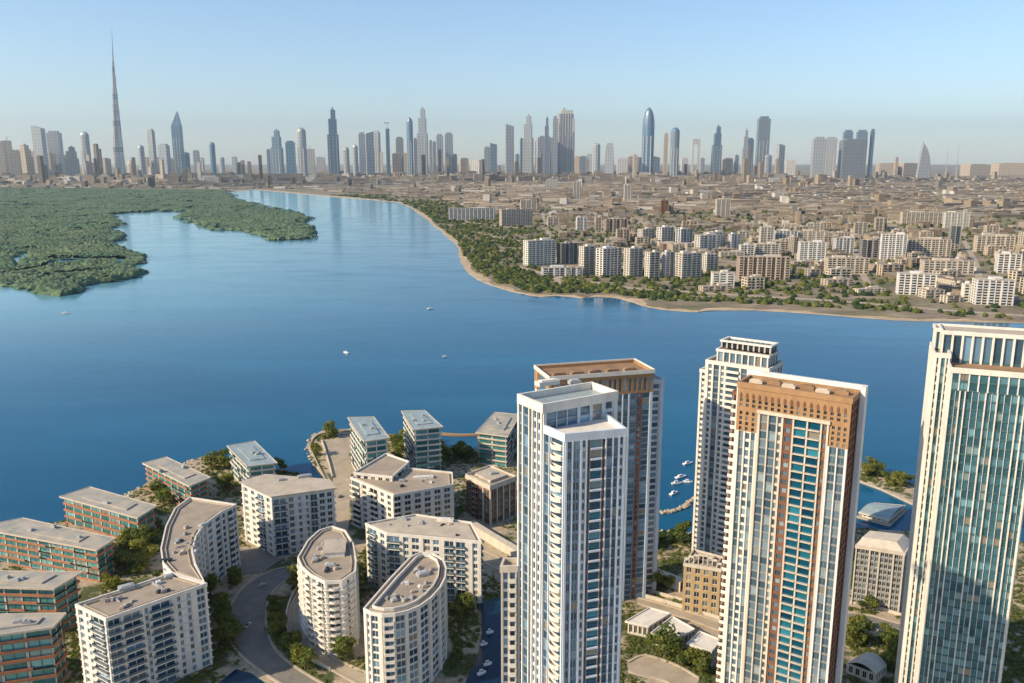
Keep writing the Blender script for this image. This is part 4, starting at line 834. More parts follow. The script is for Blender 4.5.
# skyline: (x, top row, width px, style, shape)
SKY = [(2.5,141,6,'tan','box'),(9,138,6,'tan','spire'),(16,150,8,'tan','box'),(25,144,11,'tan','step'),(33,151,7,'tan','box'),(40.5,126,10,'grey','slant'),(49,153,8,'tan','box'),(56,131,11.5,'grey','box'),(64,155,7,'tan','box'),(72,146,11,'dark','step'),(86,131.5,9.5,'grey','round'),(96,163,14,'tan','box'),(104,158,10,'tan','box'),(131,160,8,'tan','dome'),(142,145,6,'grey','round'),(147,157,4,'tan','box'),(152.5,129,5.5,'grey','box'),(158,157,5,'tan','box'),(165,144,8.5,'grey','box'),(171,158,5,'tan','box'),(178,111.5,8.5,'blue','blade'),(186,152,8,'blue','round'),(197,150,5,'grey','box'),(202,157.5,4,'grey','box'),(213,142,5.5,'blue','round'),(222,157,5.5,'grey','round'),(235,156.5,4,'grey','box'),
 (269,149,3.5,'grey','box'),(277,129,10,'blue','step'),(291,141,8.5,'blue','box'),(302,127.5,9.5,'grey','round'),(310.5,147,8,'pale','spire'),(321,157,8,'pale','box'),(333,107.5,10.5,'blue','step'),(346.5,147,6,'grey','round'),(355.5,144.5,5.5,'grey','round'),(362.5,132.5,6.5,'grey','box'),(370,131.5,7.5,'grey','slant'),(377,131,6,'grey','box'),(388,125,3.6,'blue','crane'),(400,137,6.5,'dark','box'),(396,153,8,'tan','box'),(405,153,6,'tan','box'),(410,117.5,6.5,'blue','round'),(415.5,138,3,'grey','box'),(422.5,107,9.5,'grey','step'),(431,140,3,'grey','box'),(434.5,141,3,'grey','box'),(440,134,6.5,'grey','box'),(449,132.5,7.5,'grey','box'),(455,154,4,'tan','box'),(464,158,8,'tan','box'),(476,160,9,'pale','box'),(487,146.5,5.5,'grey','box'),(493.5,143,6.5,'blue','slant'),
 (509.5,124,8,'grey','slant'),(517,154,4,'grey','box'),(521.5,138,2.6,'blue','box'),(528,114,9.5,'grey','step'),(537,140,4,'grey','box'),(544,136,14,'grey','box'),(546.5,116,5,'blue','step'),(555,116,4.5,'grey','box'),(565,109.5,17,'pale','crown'),(577,156,5,'tan','box'),(583,156,6,'blue','box'),(589.5,154,6,'grey','box'),(596,143,8,'grey','round'),(609.5,143,9,'grey','taper'),(622,158,10,'pale','box'),(633,156,9,'tan','box'),(648,107.5,11.5,'blue','bullet'),(649,156.5,19,'dark','box'),(665.5,133,4,'tan','box'),(674.5,127.5,8.5,'blue','round'),(684,158,6,'pale','box'),(695.5,139,8,'pale','frame'),(702,158,4,'grey','box'),(716.7,125,8.5,'blue','step'),(727,158,8,'tan','box'),(736,155,4,'grey','box'),(745,128.5,5.5,'grey','step'),(749.5,138,6,'blue','box'),(762.5,116.5,11,'blue','box'),(768,154.5,7,'grey','round'),(780,144,6,'grey','slant'),(790,160,9,'pale','box'),(818,137,11,'grey','box'),(830,137,11,'grey','box'),(846.5,130,8,'blue','box'),(852,139,22,'dark','box'),(860.5,130,9,'blue','box'),(871,129,3.5,'blue','box'),(886,163,16,'tan','box'),(896,156,3,'tan','spire'),(906,163,17,'tan','box'),(924,144,12,'grey','sail'),(975,164,20,'tan','box'),(1010,163,28,'tan','box')]
rs = random.Random(5)
SHAPE_WORD = {'box':'flat-topped','step':'stepped','slant':'slant-topped','round':'round-topped','spire':'spire-topped','dome':'domed','blade':'pointed blade-shaped','crane':'thin crane-topped','crown':'crowned','taper':'tapered','bullet':'bullet-shaped','frame':'open frame-shaped','sail':'sail-shaped'}
SW = {'tan':'sandy','grey':'grey','blue':'blue glass','dark':'dark','pale':'pale'}
ZONES = [(0,130,'beside the tallest spire'),(130,245,'just past the tallest spire'),(245,330,'opening the middle skyline'),(330,395,'in the middle skyline'),(395,460,'around the tall stepped pair'),(460,535,'before the broad crowned tower'),(535,600,'around the broad crowned tower'),(600,690,'near the bullet-shaped tower'),(690,800,'past the open frame tower'),(800,900,'at the dark clustered slabs'),(900,1100,'near the sail-shaped tower')]
seen_lab = {}; ORD = ['','second ','third ','fourth ','fifth ','sixth ','seventh ','eighth ','ninth ']
def wordh(t): return 'tall' if t < 130 else ('mid-height' if t < 148 else 'short')
for i, (px, ty, wpx, st, shp) in enumerate(sorted(SKY)):
    Dy = 13200 + rs.uniform(-900, 1500) + (1200 if ty > 150 else 0)
    X = (px-512)/FPX*(Dy*cp-(zat(Dy, ty)/2-H)*sp); d = Dy*cp; k = d/FPX; w = wpx*k*1.04; h = zat(Dy, ty); dp = w*rs.uniform(.6,.9); m_ = M['tower_'+st]
    zn = next(z for a, b_, z in ZONES if a <= px < b_); base_l = f"{wordh(ty)} {SW[st]} {SHAPE_WORD[shp]} high-rise"
    key = (base_l, zn); seen_lab[key] = seen_lab.get(key, 0)+1; o_ = ORD[seen_lab[key]-1]
    lab = f"{o_}{base_l} {zn}" + (" from the left" if o_ else "")
    root = bpy.data.objects.new('skyscraper', None); COL.objects.link(root); root.location = (X, Dy, 1.6); root.rotation_euler = (0,0,rs.uniform(-.5,.5)*.6 if shp not in ('frame','sail','crown') else 0)
    tag(root, lab, 'skyscraper', 'high-rises on the horizon')
    a = MB(); c = MB(); hw, hd = w/2, dp/2
    def rc_(s=1, ox=0): return [(-hw*s+ox,-hd*s),(hw*s+ox,-hd*s),(hw*s+ox,hd*s),(-hw*s+ox,hd*s)]
    if shp == 'box': a.prism(rc_(), 0, h*.96); c.prism(rc_(.7), h*.96, h)
    elif shp == 'step':
        a.prism(rc_(), 0, h*.62); a.box(-hw*.7,hw*.78,-hd*.8,hd*.8,h*.62,h*.84); c.box(-hw*.25,hw*.6,-hd*.6,hd*.6,h*.84,h*.965); c.box(0,hw*.28,-hd*.3,hd*.3,h*.965,h)
    elif shp == 'slant':
        a.prism(rc_(), 0, h*.94); s_ = rs.choice((1,-1)); c.add([(-hw,-hd,h*.94),(hw,-hd,h*.94),(hw,hd,h*.94),(-hw,hd,h*.94),(-hw,-hd,h*(.95 if s_>0 else 1)),(hw,-hd,h*(1 if s_>0 else .95)),(hw,hd,h*(1 if s_>0 else .95)),(-hw,hd,h*(.95 if s_>0 else 1))], [(0,3,2,1),(4,5,6,7),(0,1,5,4),(1,2,6,5),(2,3,7,6),(3,0,4,7)])
    elif shp in ('round','dome','bullet'):
        n = 12; cir = lambda s: [(hw*s*cos(2*pi*j/n), hd*s*sin(2*pi*j/n)) for j in range(n)]
        z0 = {'round':.9,'dome':.6,'bullet':.72}[shp]; a.prism(cir(1), 0, h*z0)
        for j in range(5): t0, t1 = j/5, (j+1)/5; c.prism(cir(sqrt(max(.02,1-t0*t0))), h*(z0+(1-z0)*t0), h*(z0+(1-z0)*t1), 0, cir(sqrt(max(.02,1-t1*t1))))
    elif shp in ('spire','crane'):
        a.prism(rc_(), 0, h*.93); c.box(-hw*.08,hw*.08,-hw*.08,hw*.08,h*.93,h*1.04)
        if shp == 'crane': c.box(-hw*1.6,hw*1.1,-hw*.1,hw*.1,h*1.03,h*1.045)
    elif shp == 'blade': a.prism(rc_(), 0, h*.78, 0); c.prism(rc_(), h*.78, h, 0, [(hw*.3,-hd*.1),(hw*.5,-hd*.1),(hw*.5,hd*.1),(hw*.3,hd*.1)])
    elif shp == 'taper': a.prism(rc_(), 0, h*.9, 0, rc_(.78)); c.prism(rc_(.74), h*.9, h, 0, rc_(.6))
    elif shp == 'crown':
        a.prism(rc_(.9), 0, h*.93); a.box(-hw,-hw*.72,-hd,hd,0,h*.8); a.box(hw*.72,hw*1.02,-hd,hd,0,h*.86)
        for j in range(5): a.box(-hw*.66+j*hw*.3,-hw*.58+j*hw*.3,-hd*1.05,-hd*.9,0,h*.95)
        c.box(-hw*.5,hw*.8,-hd*.6,hd*.6,h*.93,h*.985); c.box(-hw*.3,hw*.0,-hd*.4,hd*.4,h*.985,h*1.02)
    elif shp == 'frame': a.box(-hw,-hw*.5,-hd*.4,hd*.4,0,h*.86); a.box(hw*.5,hw,-hd*.4,hd*.4,0,h*.86); c.box(-hw,hw,-hd*.4,hd*.4,h*.86,h); a.box(-hw,hw,-hd*.5,hd*.5,0,h*.1)
    elif shp == 'sail':
        prof = [(-hw,0),(hw*1.1,0),(hw*1.05,h*.3),(hw*.8,h*.58),(hw*.35,h*.82),(-hw*.2,h*.97),(-hw*.4,h),(-hw*.6,h*.8),(-hw*.8,h*.4)]; n = len(prof)
        a.add([(x,-hd*.5,z) for x,z in prof]+[(x,hd*.5,z) for x,z in prof], [tuple(range(n)), tuple(range(2*n-1,n-1,-1))]+[((j+1)%n,j,j+n,(j+1)%n+n) for j in range(n)]); c.box(-hw*.42,-hw*.34,-3,3,h,h*1.08)
    a.build('shaft', m_, root); c.build('crown', m_, root)
    if w > 90 and h > 600 and shp != 'frame':
        for j in range(3):
            f_ = MB(); xx = -hw*.7+j*hw*.62; f_.box(xx, xx+w*.05, -hd*1.06, -hd*.98, 0, h*.6); f_.build('fin', M['tower_pale' if st != 'pale' else 'tower_grey'], root)
# the tallest spire: stepped three-lobed needle
Dy = 12600; X = (115-512)/FPX*(Dy*cp-450*sp); k = Dy*cp/FPX
root = bpy.data.objects.new('spire_tower', None); COL.objects.link(root); root.location = (X,Dy,1.6)
tag(root, 'tallest needle-like silver tower with a spire, far above the whole skyline', 'skyscraper', 'high-rises on the horizon')
hB = zat(Dy, 27)
n = 18
tiers = 22; prev = None
for t in range(tiers):
    z0 = hB*.78*t/tiers; z1 = hB*.78*(t+1)/tiers
    mb = MB(); poly = []
    for j in range(n):
        an = 2*pi*j/n; lobe = j//6; r = 7.0*k*(1-(t+((t+lobe)%3)*.33)/tiers*.86)*(.74+.26*cos(3*an)); poly.append((r*cos(an)+k*4.2*(t/tiers), r*sin(an)*.9))
    mb.prism(poly, z0, z1); mb.build('tier', M['tower_pale' if t % 5 else 'tower_grey'], root)
cxx = k*4.3
s1 = MB(); s1.prism([(cxx+k*.75*cos(2*pi*j/8), k*.75*sin(2*pi*j/8)) for j in range(8)], hB*.78, hB*.9, 0, [(cxx+k*.9+k*.35*cos(2*pi*j/8), k*.35*sin(2*pi*j/8)) for j in range(8)])
s1.prism([(cxx+k*.9+k*.34*cos(2*pi*j/8), k*.34*sin(2*pi*j/8)) for j in range(8)], hB*.9, hB, 0, [(cxx+k*1.8+k*.1*cos(2*pi*j/8), k*.1*sin(2*pi*j/8)) for j in range(8)]); s1.build('spire', M['tower_grey'], root)
for lb, px, ty in (('thin lattice mast standing nearer the sail-shaped tower', 947, 150), ('taller thin lattice mast on the far right horizon', 957.5, 145)):
    Dy = 13000; X = (px-512)/FPX*(Dy*cp); h = zat(Dy, ty); mb = MB(); mb.prism([(-7,-7),(7,-7),(7,7),(-7,7)], 0, h, 0, [(-2,-2),(2,-2),(2,2),(-2,2)]); o = mb.build('radio_mast', M['metal']); o.location = (X,Dy,1.6); tag(o, lb, 'mast')

# the sprawl: blocks over the whole plain
ROADS = []
for pts, w_ in (([(516,266),(545,274),(585,281),(640,289),(700,293),(770,297),(850,302),(930,309),(1060,318)], 9), ([(473,232),(500,238),(528,243),(560,262)], 9), ([(595,246),(680,256),(735,262),(800,268),(880,270),(1060,280)], 9),
               ([(558,284),(554,262),(548,232),(540,205),(536,190)], 7), ([(736,282),(745,256),(752,225),(757,195)], 7), ([(868,284),(858,262),(850,226),(846,196)], 7), ([(979,290),(975,262),(955,226),(935,196)], 7), ([(430,215),(520,228),(640,226),(760,224),(900,230),(1060,238)], 12), ([(380,196),(520,203),(700,204),(880,205),(1060,208)], 14)):
    l = smooth_line(PP(1.7, *pts), 6); mbr = MB(); q1, q2 = [], []
    for i,(x,y) in enumerate(l):
        x0,y0 = l[max(i-1,0)]; x1,y1 = l[min(i+1,len(l)-1)]; L = hypot(x1-x0,y1-y0) or 1; q1.append((x-(y1-y0)/L*w_, y+(x1-x0)/L*w_, 1.75+len(ROADS)*.01)); q2.append((x+(y1-y0)/L*w_, y-(x1-x0)/L*w_, 1.75+len(ROADS)*.01))
    n = len(l); mbr.add(q1+q2, [(i,i+n,i+n+1,i+1) for i in range(n-1)]); tag(mbr.build('road', M['paving']), kind='structure'); ROADS.append(np.array(l))
ROADPTS = np.concatenate([np.concatenate([a[:-1]+(a[1:]-a[:-1])*t for t in (0,.2,.4,.6,.8)]) for a in ROADS])
cityV = {'city':MB(), 'city_pale':MB(), 'city_roof':MB()}
cand = []
rg = random.Random(21)
inl = np.array(inland)
def coast_gap(x, y): return float(np.min(np.hypot(inl[:,0]-x, inl[:,1]-y)))
def on_land(x, y): return inpoly(x, y, farland)
def clear(x, y, r=0):
    return not any(inpoly(x, y, f) for f in FOOT if abs(f[0][0]-x) < 250 and abs(f[0][1]-y) < 250)
r = 1600.0
while r < 15500:
    step = 52 if r < 3000 else (70 if r < 6000 else 105+(r-6000)*.006)
    a = -34.0 + rg.random()*.6
    while a < 34.5:
        an = radians(a); x = r*sin(an)+rg.uniform(-.25,.25)*step; y = r*cos(an)+rg.uniform(-.3,.3)*step
        a += math.degrees(step*rg.uniform(1.0,1.5)/r)
        if not on_land(x, y): continue
        g = coast_gap(x, y); patch = vnoise(np.array([x/420.]), np.array([y/420.]), 3)[0]
        lim = 150 if x > 150 else 330
        if r < 9000 and g < lim: continue
        if r < 4500 and rg.random() < (.42 if patch < .55 else .85)*(1.0 if r < 3000 else .7): continue
        if r >= 4500 and rg.random() < .18: continue
        cand.append((x, y, r, patch))
    r += step*.92
print('cand', len(cand))
PERK = rg
indiv = []
grid_rot = lambda x, y: .5*vnoise(np.array([x/1500.]), np.array([y/1500.]), 8)[0]*1.6-.35
for (x, y, r, patch) in cand:
    w = rg.uniform(24, 66) if r < 4500 else rg.uniform(60, 190); dp = rg.uniform(14, 26) if r < 4500 else rg.uniform(30, 70)
    if r < 4500 and rg.random() < .3: w, dp = dp, w
    hh = rg.choice((8,10,12,14,17,22)) if r < 4500 else rg.choice((7,9,11,14,18))
    if rg.random() < (.05 if r < 6000 else .025): hh = rg.uniform(30, 52) if r < 8000 else rg.uniform(40, 110); w = min(w, 40)
    if r > 10500 and x < 3800: hh *= rg.uniform(1.5, 5)
    ro = grid_rot(x, y)+rg.uniform(-.06,.06)
    if not clear(x, y) or (r < 6500 and float(np.min(np.hypot(ROADPTS[:,0]-x, ROADPTS[:,1]-y))) < 15+w*.3): continue
    px, py = topix(x, y, 2)
    if -10 < px < 1034: indiv.append((r/(sqrt(w*hh)), x, y, w, dp, hh, ro, px, py))
    else: indiv.append((1e9, x, y, w, dp, hh, ro, px, py))
indiv.sort()
def massing(mbw, mbr, x, y, w, dp, hh, ro, rr, z=1.6):
    mbw.obox(x, y, w, dp, z, z+hh, ro); c, s_ = cos(ro), sin(ro)
    mbr.obox(x, y, w+.8, dp+.8, z+hh, z+hh+.7, ro)
    if rr.random() < .6:
        ox = rr.uniform(-.3,.3)*w; mbr.obox(x+c*ox, y+s_*ox, w*.22, dp*.4, z+hh+.7, z+hh+4, ro)
    if rr.random() < .4:
        ox = rr.choice((-.36,.36))*w; L_ = dp*rr.uniform(.8,1.6); mbw.obox(x+c*ox+s_*L_*.6, y+s_*ox-c*L_*.6, w*.26, L_, z, z+hh*rr.uniform(.6,.95), ro)
dupe = {}
N_IND = 235
colw = {'city':('sandy','brown','tan','grey','off-white'), 'city_pale':('pale','whitish','cream')}
for k_, (sc, x, y, w, dp, hh, ro, px, py) in enumerate(indiv):
    mt = 'city_pale' if rg.random() < .13 else 'city'
    if k_ < N_IND:
        mw, mr = MB(), MB(); massing(mw, mr, 0, 0, w, dp, hh, ro, rg, 0)
        rt = bpy.data.objects.new('city_building', None); COL.objects.link(rt); rt.location = (x, y, 1.6)
        if y < 3300:
            rt.rotation_euler = (0,0,ro); rd = rm.random()
            pal = ('cream','glass_dark','cream','roof_pale') if mt == 'city_pale' else (('beige_trim','glass_dark','beige_trim','roof_deck') if rd < .4 else ('concrete','glass_dark','beige_trim','roof_deck') if rd < .7 else ('grey','glass_dark','concrete','roof_deck') if rd < .85 else ('wood','glass_dark','beige_trim','roof_deck'))
            detail(rt, w, dp, max(hh, 9), *pal)
        else: mw.build('wall', M[mt], rt); mr.build('roof', M['city_roof'], rt)
        q = min(MID, key=lambda m: (m[0]-px)**2+((m[1]-py)*2.2)**2); dx, dy = px-q[0], py-q[1]
        rel = ('just behind' if abs(dx) < 12 and dy < 0 else 'in front of' if abs(dx) < 12 else 'right of' if dx > 0 else 'left of')
        if abs(dy) > 14 and dy < 0: rel = 'far behind' if abs(dx) < 25 else ('up and right of' if dx > 0 else 'up and left of')
        form = 'tall' if hh > 28 else ('long' if w > 44 else 'deep' if dp > w*1.2 else 'small'); lvl = 'low-rise' if hh < 14 else 'mid-rise'
        tone = 'pale' if mt == 'city_pale' else 'earth-toned'
        lb = f"{form} {tone} {lvl if form != 'tall' else 'block'} building {rel} the {q[2]}"
        tag(rt, lb, 'city building', lb)
    else:
        massing(cityV[mt], cityV['city_roof'], x, y, w, dp, hh, ro, rg)
for nm, mt, lb in (('city_blocks','city','low earth-toned blocks covering the far plain'), ('pale_blocks','city_pale','pale blocks scattered over the far plain'), ('city_roofs','city_roof','flat roofs of the far low-rise city')):
    tag(cityV[mt].build(nm, M[mt]), lb, 'far city', None, 'stuff')

# ------------------------------------------------------------------ vegetation
def leaf_crown(rr, rad, hgt, n, size, lobes=6):
    mb = MB(); L = []
    for _ in range(lobes):
        a = rr.uniform(0, 2*pi); q = rr.uniform(.15,.62)*rad; L.append((q*cos(a), q*sin(a), hgt*rr.uniform(.3,.75), rad*rr.uniform(.34,.58)))
    for _ in range(n):
        lx, ly, lz, lr = rr.choice(L); u = rr.gauss(0,1), rr.gauss(0,1), rr.gauss(0,1); m = sqrt(sum(v*v for v in u)) or 1; s_ = lr*rr.uniform(.6,1.08)
        c = Vector((lx+u[0]/m*s_, ly+u[1]/m*s_, lz+u[2]/m*s_*.75)); nn = Vector((u[0]/m+rr.uniform(-.6,.6), u[1]/m+rr.uniform(-.6,.6), u[2]/m+rr.uniform(-.3,.8))).normalized()
        t = nn.orthogonal().normalized(); t.rotate(__import__('mathutils').Quaternion(nn, rr.uniform(0,6.28))); b2 = nn.cross(t); z_ = size*rr.uniform(.6,1.3)
        mb.add([tuple(c+t*z_), tuple(c+b2*z_*.6), tuple(c-t*z_), tuple(c-b2*z_*.6)], [(0,1,2,3)])
    return mb
def trunk_mesh(rr, h, r):
    mb = MB(); n = 6
    def limb(p, q, r0, r1):
        p, q = Vector(p), Vector(q); d = (q-p).normalized(); t = d.orthogonal().normalized(); b2 = d.cross(t)
        mb.add([tuple(p+(t*cos(2*pi*j/n)+b2*sin(2*pi*j/n))*r0) for j in range(n)]+[tuple(q+(t*cos(2*pi*j/n)+b2*sin(2*pi*j/n))*r1) for j in range(n)], [(j,(j+1)%n,(j+1)%n+n,j+n) for j in range(n)])
    limb((0,0,-.5), (0.1,0,h*.55), r, r*.6)
    for j in range(4): a = 2*pi*j/4+rr.uniform(-.4,.4); limb((.1,0,h*.5), (h*.3*cos(a), h*.3*sin(a), h*rr.uniform(.75,.95)), r*.5, r*.15)
    return mb
rt_ = random.Random(9); KINDS = []
for i in range(6):
    rad = (3.6,4.6,3.0,5.2,4.0,2.6)[i]; th = (2.2,2.8,1.8,3.0,1.2,.8)[i]
    cm = leaf_crown(rt_, rad, rad*1.5, 420, .62, 7).mesh('crown', M[('leaf_a','leaf_b','leaf_c','leaf_a','leaf_b','leaf_a')[i]])
    tm = trunk_mesh(rt_, th+rad*.8, .28).mesh('trunk', M['bark']); KINDS.append((cm, tm, th*.8))
TREES = []
def tree(x, y, kind, s, z=1.5, label=None, grp=None):
    cm, tm, th = KINDS[kind]; rt = bpy.data.objects.new('tree', None); COL.objects.link(rt); rt.location = (x,y,z); rt.rotation_euler = (0,0,rt_.uniform(0,6.28)); rt.scale = (s,s,s*rt_.uniform(.85,1.15))
    link('trunk', tm, rt); c = link('crown', cm, rt, (0,0,th)); TREES.append(rt)
    if not label:
        q = min(ANCH, key=lambda a: (a[0]-x)**2+(a[1]-y)**2); size = 'small' if s < .8 else ('large' if s > 1.15 else 'medium'); tone = ('green','yellow-green','dark green','green','olive','green')[kind]
        label = f"{size} {tone} leafy tree growing beside the {q[2]}"; grp = label
    tag(rt, label, 'tree', grp)
def free(x, y): return not any(inpoly(x, y, f) for f in FOOT)
spots = [(222,622,7,3,18),(236,584,5,5,5),(277,630,6,4,14),(296,668,6,10,6),(262,655,3,3,4),(318,606,2,2,3),(356,575,4,4,8),(210,600,3,4,8),(425,450,24,24,10),(455,458,21,22,8),(398,448,6,8,8),(400,455,5,8,6),(650,545,14,22,10),(680,540,10,16,8),(655,590,6,16,5),(700,612,6,14,5),(665,664,11,24,10),(700,665,7,16,10),(650,672,5,14,6),(870,478,10,10,5),(895,486,9,12,5),(870,595,3,12,3),(870,612,4,14,3),(860,640,9,10,16),(890,640,5,10,10),(895,668,5,10,10),(875,680,4,14,6),(165,500,10,15,12),(140,540,13,22,16),(130,570,11,20,14),(110,590,3,8,8),(215,470,10,16,8),(228,488,6,8,8),(290,473,11,18,4),(245,565,6,8,8),(250,590,8,14,10),(235,640,8,10,14),(300,590,7,6,10),(272,612,3,4,10),(295,650,6,10,8),(335,665,6,12,6),(350,590,11,8,20),(372,560,5,8,8),(330,440,8,10,5),(316,458,6,4,12),(462,610,13,14,14),(480,620,6,8,8),(455,650,11,10,18),(470,590,6,10,6),(60,660,11,24,16),(70,625,5,6,12),(215,660,5,8,12),(190,455,4,8,4),(500,470,4,6,6),(462,500,5,5,16),(345,510,3,4,10),(230,530,3,3,8)]
nT = 0
for cx, cy, n, sx_, sy_ in spots:
    for _ in range(n):
        for _try in range(6):
            x, y = P(cx+rt_.gauss(0,.5)*sx_, cy+rt_.gauss(0,.5)*sy_)
            if free(x, y) and not any(inpoly(x, y, q_) for q_ in HARD): break
        else: continue
        if nT > 297: break
        onbw = inpoly(x, y, bwp)
        if not (inpoly(x, y, offset(near,-3)) or onbw): continue
        kd = rt_.choice((0,0,1,3,4,5) if cy > 480 else (0,1,1,4,5,3)) if not (630 < cx < 690 and cy < 560) else rt_.choice((2,2,0,2))
        tree(x, y, kd, rt_.uniform(.8,1.6)); nT += 1
print('trees', nT)
# undergrowth near
ug = MB(); ug2 = MB(); ru = random.Random(31)
def clump(mb, x, y, z, r, n, size, rr, flat=.6):
    for _ in range(n):
        a = rr.uniform(0,2*pi); e = rr.uniform(-.1,1.4); s_ = r*rr.uniform(.5,1.05); c = Vector((x+s_*cos(a)*cos(e), y+s_*sin(a)*cos(e), z+s_*sin(e)*flat))
        nn = Vector((cos(a)*cos(e)+rr.uniform(-.5,.5), sin(a)*cos(e)+rr.uniform(-.5,.5), sin(e)+rr.uniform(-.2,.6))).normalized(); t = nn.orthogonal().normalized(); b2 = nn.cross(t); q = size*rr.uniform(.6,1.3)
        mb.add([tuple(c+t*q), tuple(c+b2*q), tuple(c-t*q), tuple(c-b2*q)], [(0,1,2,3)])
for cx, cy, n, sx_, sy_ in spots:
    for _ in range(n*13):
        x, y = P(cx+ru.gauss(0,.65)*sx_, cy+ru.gauss(0,.65)*sy_)
        if (inpoly(x, y, near) or inpoly(x, y, bwp)) and free(x, y) and not any(inpoly(x, y, q_) for q_ in HARD): clump(ug, x, y, 1.4, ru.uniform(.9,2.2), 22, .45, ru)
for _ in range(42000):
    px_, py_ = ru.uniform(-120, 1144), ru.uniform(450, 700); x, y = P(px_, py_)
    nz = vnoise(np.array([x/26.]), np.array([y/26.]), 77)[0]*.65+vnoise(np.array([x/9.]), np.array([y/9.]), 78)[0]*.35
    if nz < (.43 if px_ < 600 else .36) or not inpoly(x, y, near) or not free(x, y): continue
    if any(inpoly(x, y, q) for q in HARD): continue
    clump(ug if ru.random() < .6 else ug2, x, y, 1.4, ru.uniform(.7,1.9)*(1 if ru.random() < .8 else 1.7), 16, .46, ru)
tag(ug2.build('low_shrubs', M['leaf_b']), 'yellow-green low shrubs between the near buildings', 'shrubs', None, 'stuff')
tag(ug.build('undergrowth', M['leaf_a']), 'low shrubs and ground cover between the near buildings', 'shrubs', None, 'stuff')
# far green belt and street trees, read as masses
fb = {'leaf_a':MB(), 'leaf_b':MB(), 'leaf_c':MB()}; rf = random.Random(41)
def blob(mb, x, y, z, r, rr):
    n = 6; rot = rr.uniform(0,1); pts = []
    for lv, (s_, zz) in enumerate(((.8,0),(1.0,.45),(.62,.95))):
        for j in range(n): q = s_*r*rr.uniform(.72,1.2); a = 2*pi*(j+rot+lv*.5)/n; pts.append((x+q*cos(a), y+q*sin(a), z+zz*r*rr.uniform(.8,1.15)))
    pts.append((x+rr.uniform(-.2,.2)*r, y+rr.uniform(-.2,.2)*r, z+r*1.2))
    f = [(j,(j+1)%n,(j+1)%n+n,j+n) for j in range(n)]+[(j+n,(j+1)%n+n,(j+1)%n+2*n,j+2*n) for j in range(n)]+[(j+2*n,(j+1)%n+2*n,3*n) for j in range(n)]
    mb.add(pts, f)
cnt = 0
for _ in range(60000):
    rr_ = 1550*(4.2)**rf.random(); an = radians(rf.uniform(-20,34)); x, y = rr_*sin(an), rr_*cos(an)
    if not on_land(x, y): continue
    g = coast_gap(x, y); pat = vnoise(np.array([x/130.]), np.array([y/130.]), 12)[0]*.6+vnoise(np.array([x/420.]), np.array([y/420.]), 3)[0]*.4
    lim = 150 if x > 150 else 330
    pr = (0.75 if x < 220 else .5) if (14 < g < lim*.5) else ((.5 if x < 220 else .3) if g < lim else (.2 if rr_ < 3600 else .1))
    if pat < .40: pr *= .22
    if g < 14 or rf.random() > pr or not clear(x, y) or float(np.min(np.hypot(ROADPTS[:,0]-x, ROADPTS[:,1]-y))) < 14: continue
    blob(fb[rf.choice(('leaf_a','leaf_a','leaf_b','leaf_c'))], x, y, 1.2, rf.uniform(3,7.5)*(1 if rr_ < 3500 else 1.5), rf); cnt += 1
    if cnt > 17000: break
print('far trees', cnt)
for nm, mt, lb in (('green_belt','leaf_a','green tree belt along the far shore'), ('yellow_green_scrub','leaf_b','yellow-green scrub along the far shore'), ('dark_trees','leaf_c','dark trees scattered through the far city')):
    tag(fb[mt].build(nm, M[mt]), lb, 'trees', None, 'stuff')
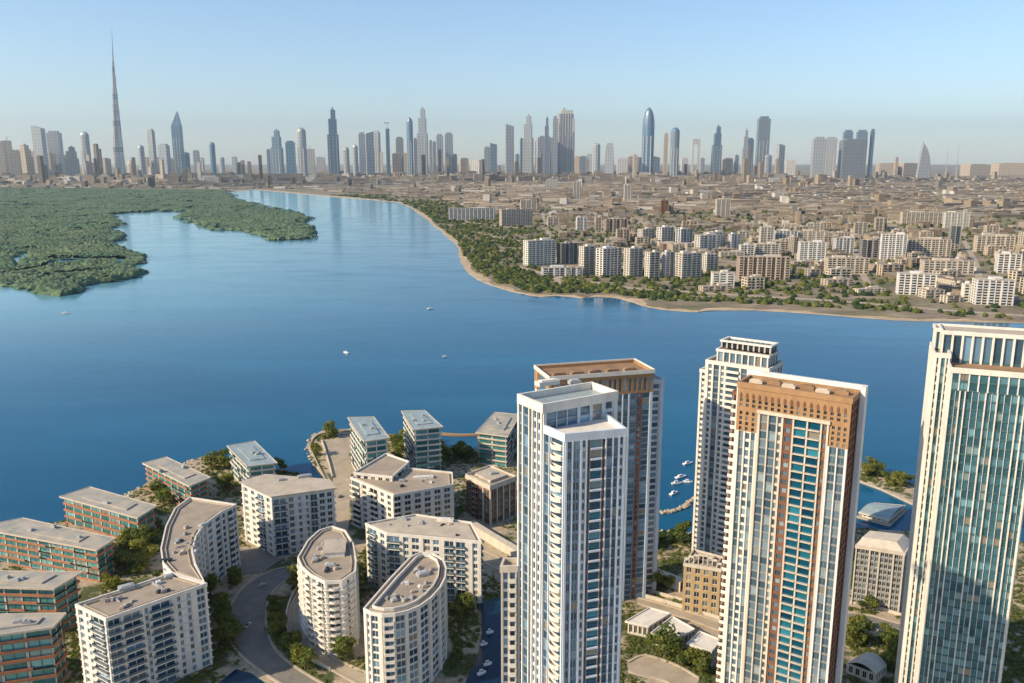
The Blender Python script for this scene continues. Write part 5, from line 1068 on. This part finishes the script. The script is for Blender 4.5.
# rocks along the near shore and the groyne
rk = MB(); rr_ = random.Random(51)
def rocks(pts, n, w, z=0.2):
    l = smooth_line(PP(0,*pts), 6)
    for _ in range(n):
        x, y = rr_.choice(l); blob(rk, x+rr_.uniform(-w,w), y+rr_.uniform(-w,w), z-.5, rr_.uniform(.7,1.8), rr_)
rocks([(664,513),(676,511),(686,506),(694,500),(704,498),(712,498)], 70, 2, .5)
rocks([(325,481),(313,462),(308,447),(314,436),(326,431.5),(347,430)], 70, 2); rocks([(190,462),(215,458),(240,464),(275,471),(312,481)], 160, 3); rocks([(640,531),(668,534),(706,537)], 120, 4); rocks([(112,503),(146,487),(172,473),(192,462)], 120, 3)
tag(rk.build('rubble', M['concrete']), 'boulders lining the near shore and the marina groyne', 'rocks', None, 'stuff')

# parked cars on the near roads (small)
def car(px, py, rz, mat, label):
    x, y = P(px, py, 1.65); rt = bpy.data.objects.new('parked_car', None); COL.objects.link(rt); rt.location = (x,y,1.67); rt.rotation_euler = (0,0,rz); tag(rt, label, 'car', 'cars on the near roads')
    mb = MB(); mb.prism([(-2.2,-.9),(2.2,-.9),(2.2,.9),(-2.2,.9)], .3, .95); mb.build('body', M[mat], rt)
    mb = MB(); mb.prism([(-1.5,-.8),(1.0,-.8),(1.0,.8),(-1.5,.8)], .95, 1.55, 0, [(-1.1,-.68),(.5,-.68),(.5,.68),(-1.1,.68)]); mb.build('cabin', M['glass_dark'], rt)
    for sx_ in (-1.35,1.35):
        for sy_ in (-.8,.8):
            w = MB(); n = 10; w.add([(sx_+.33*cos(2*pi*j/n), sy_-.1, .33+.33*sin(2*pi*j/n)) for j in range(n)]+[(sx_+.33*cos(2*pi*j/n), sy_+.1, .33+.33*sin(2*pi*j/n)) for j in range(n)], [tuple(range(n)), tuple(range(2*n-1,n-1,-1))]+[((j+1)%n,j,j+n,(j+1)%n+n) for j in range(n)]); w.build('wheel', M['dark'], rt)
car(248, 626, 1.35, 'boat_white', 'white car on the bend of the curved road')
car(262, 586, .7, 'metal', 'silver car where the curved road leaves the shade')
car(290, 568, .25, 'dark', 'dark car on the road behind the half-round block')
car(340, 497, 1.5, 'dark', 'dark car on the sandy peninsula road')

# ------------------------------------------------------------------ haze
if HAZE > 0:
    mb = MB(); mb.box(-62000, 62000, -3000, 62000, -4, 2900)
    t = NT('haze'); t.t.nodes.remove(t.b); pv = t.n('ShaderNodeVolumePrincipled'); pv.inputs['Density'].default_value = HAZE
    pv.inputs['Color'].default_value = (0.84,0.94,1.0,1); pv.inputs['Anisotropy'].default_value = 0.65
    t.l(pv.outputs[0], t.t.nodes['Material Output'].inputs['Volume']); tag(mb.build('haze', t.m), 'thin pale haze over the creek and city', 'haze', None, 'stuff')
print('objects', len(bpy.data.objects))
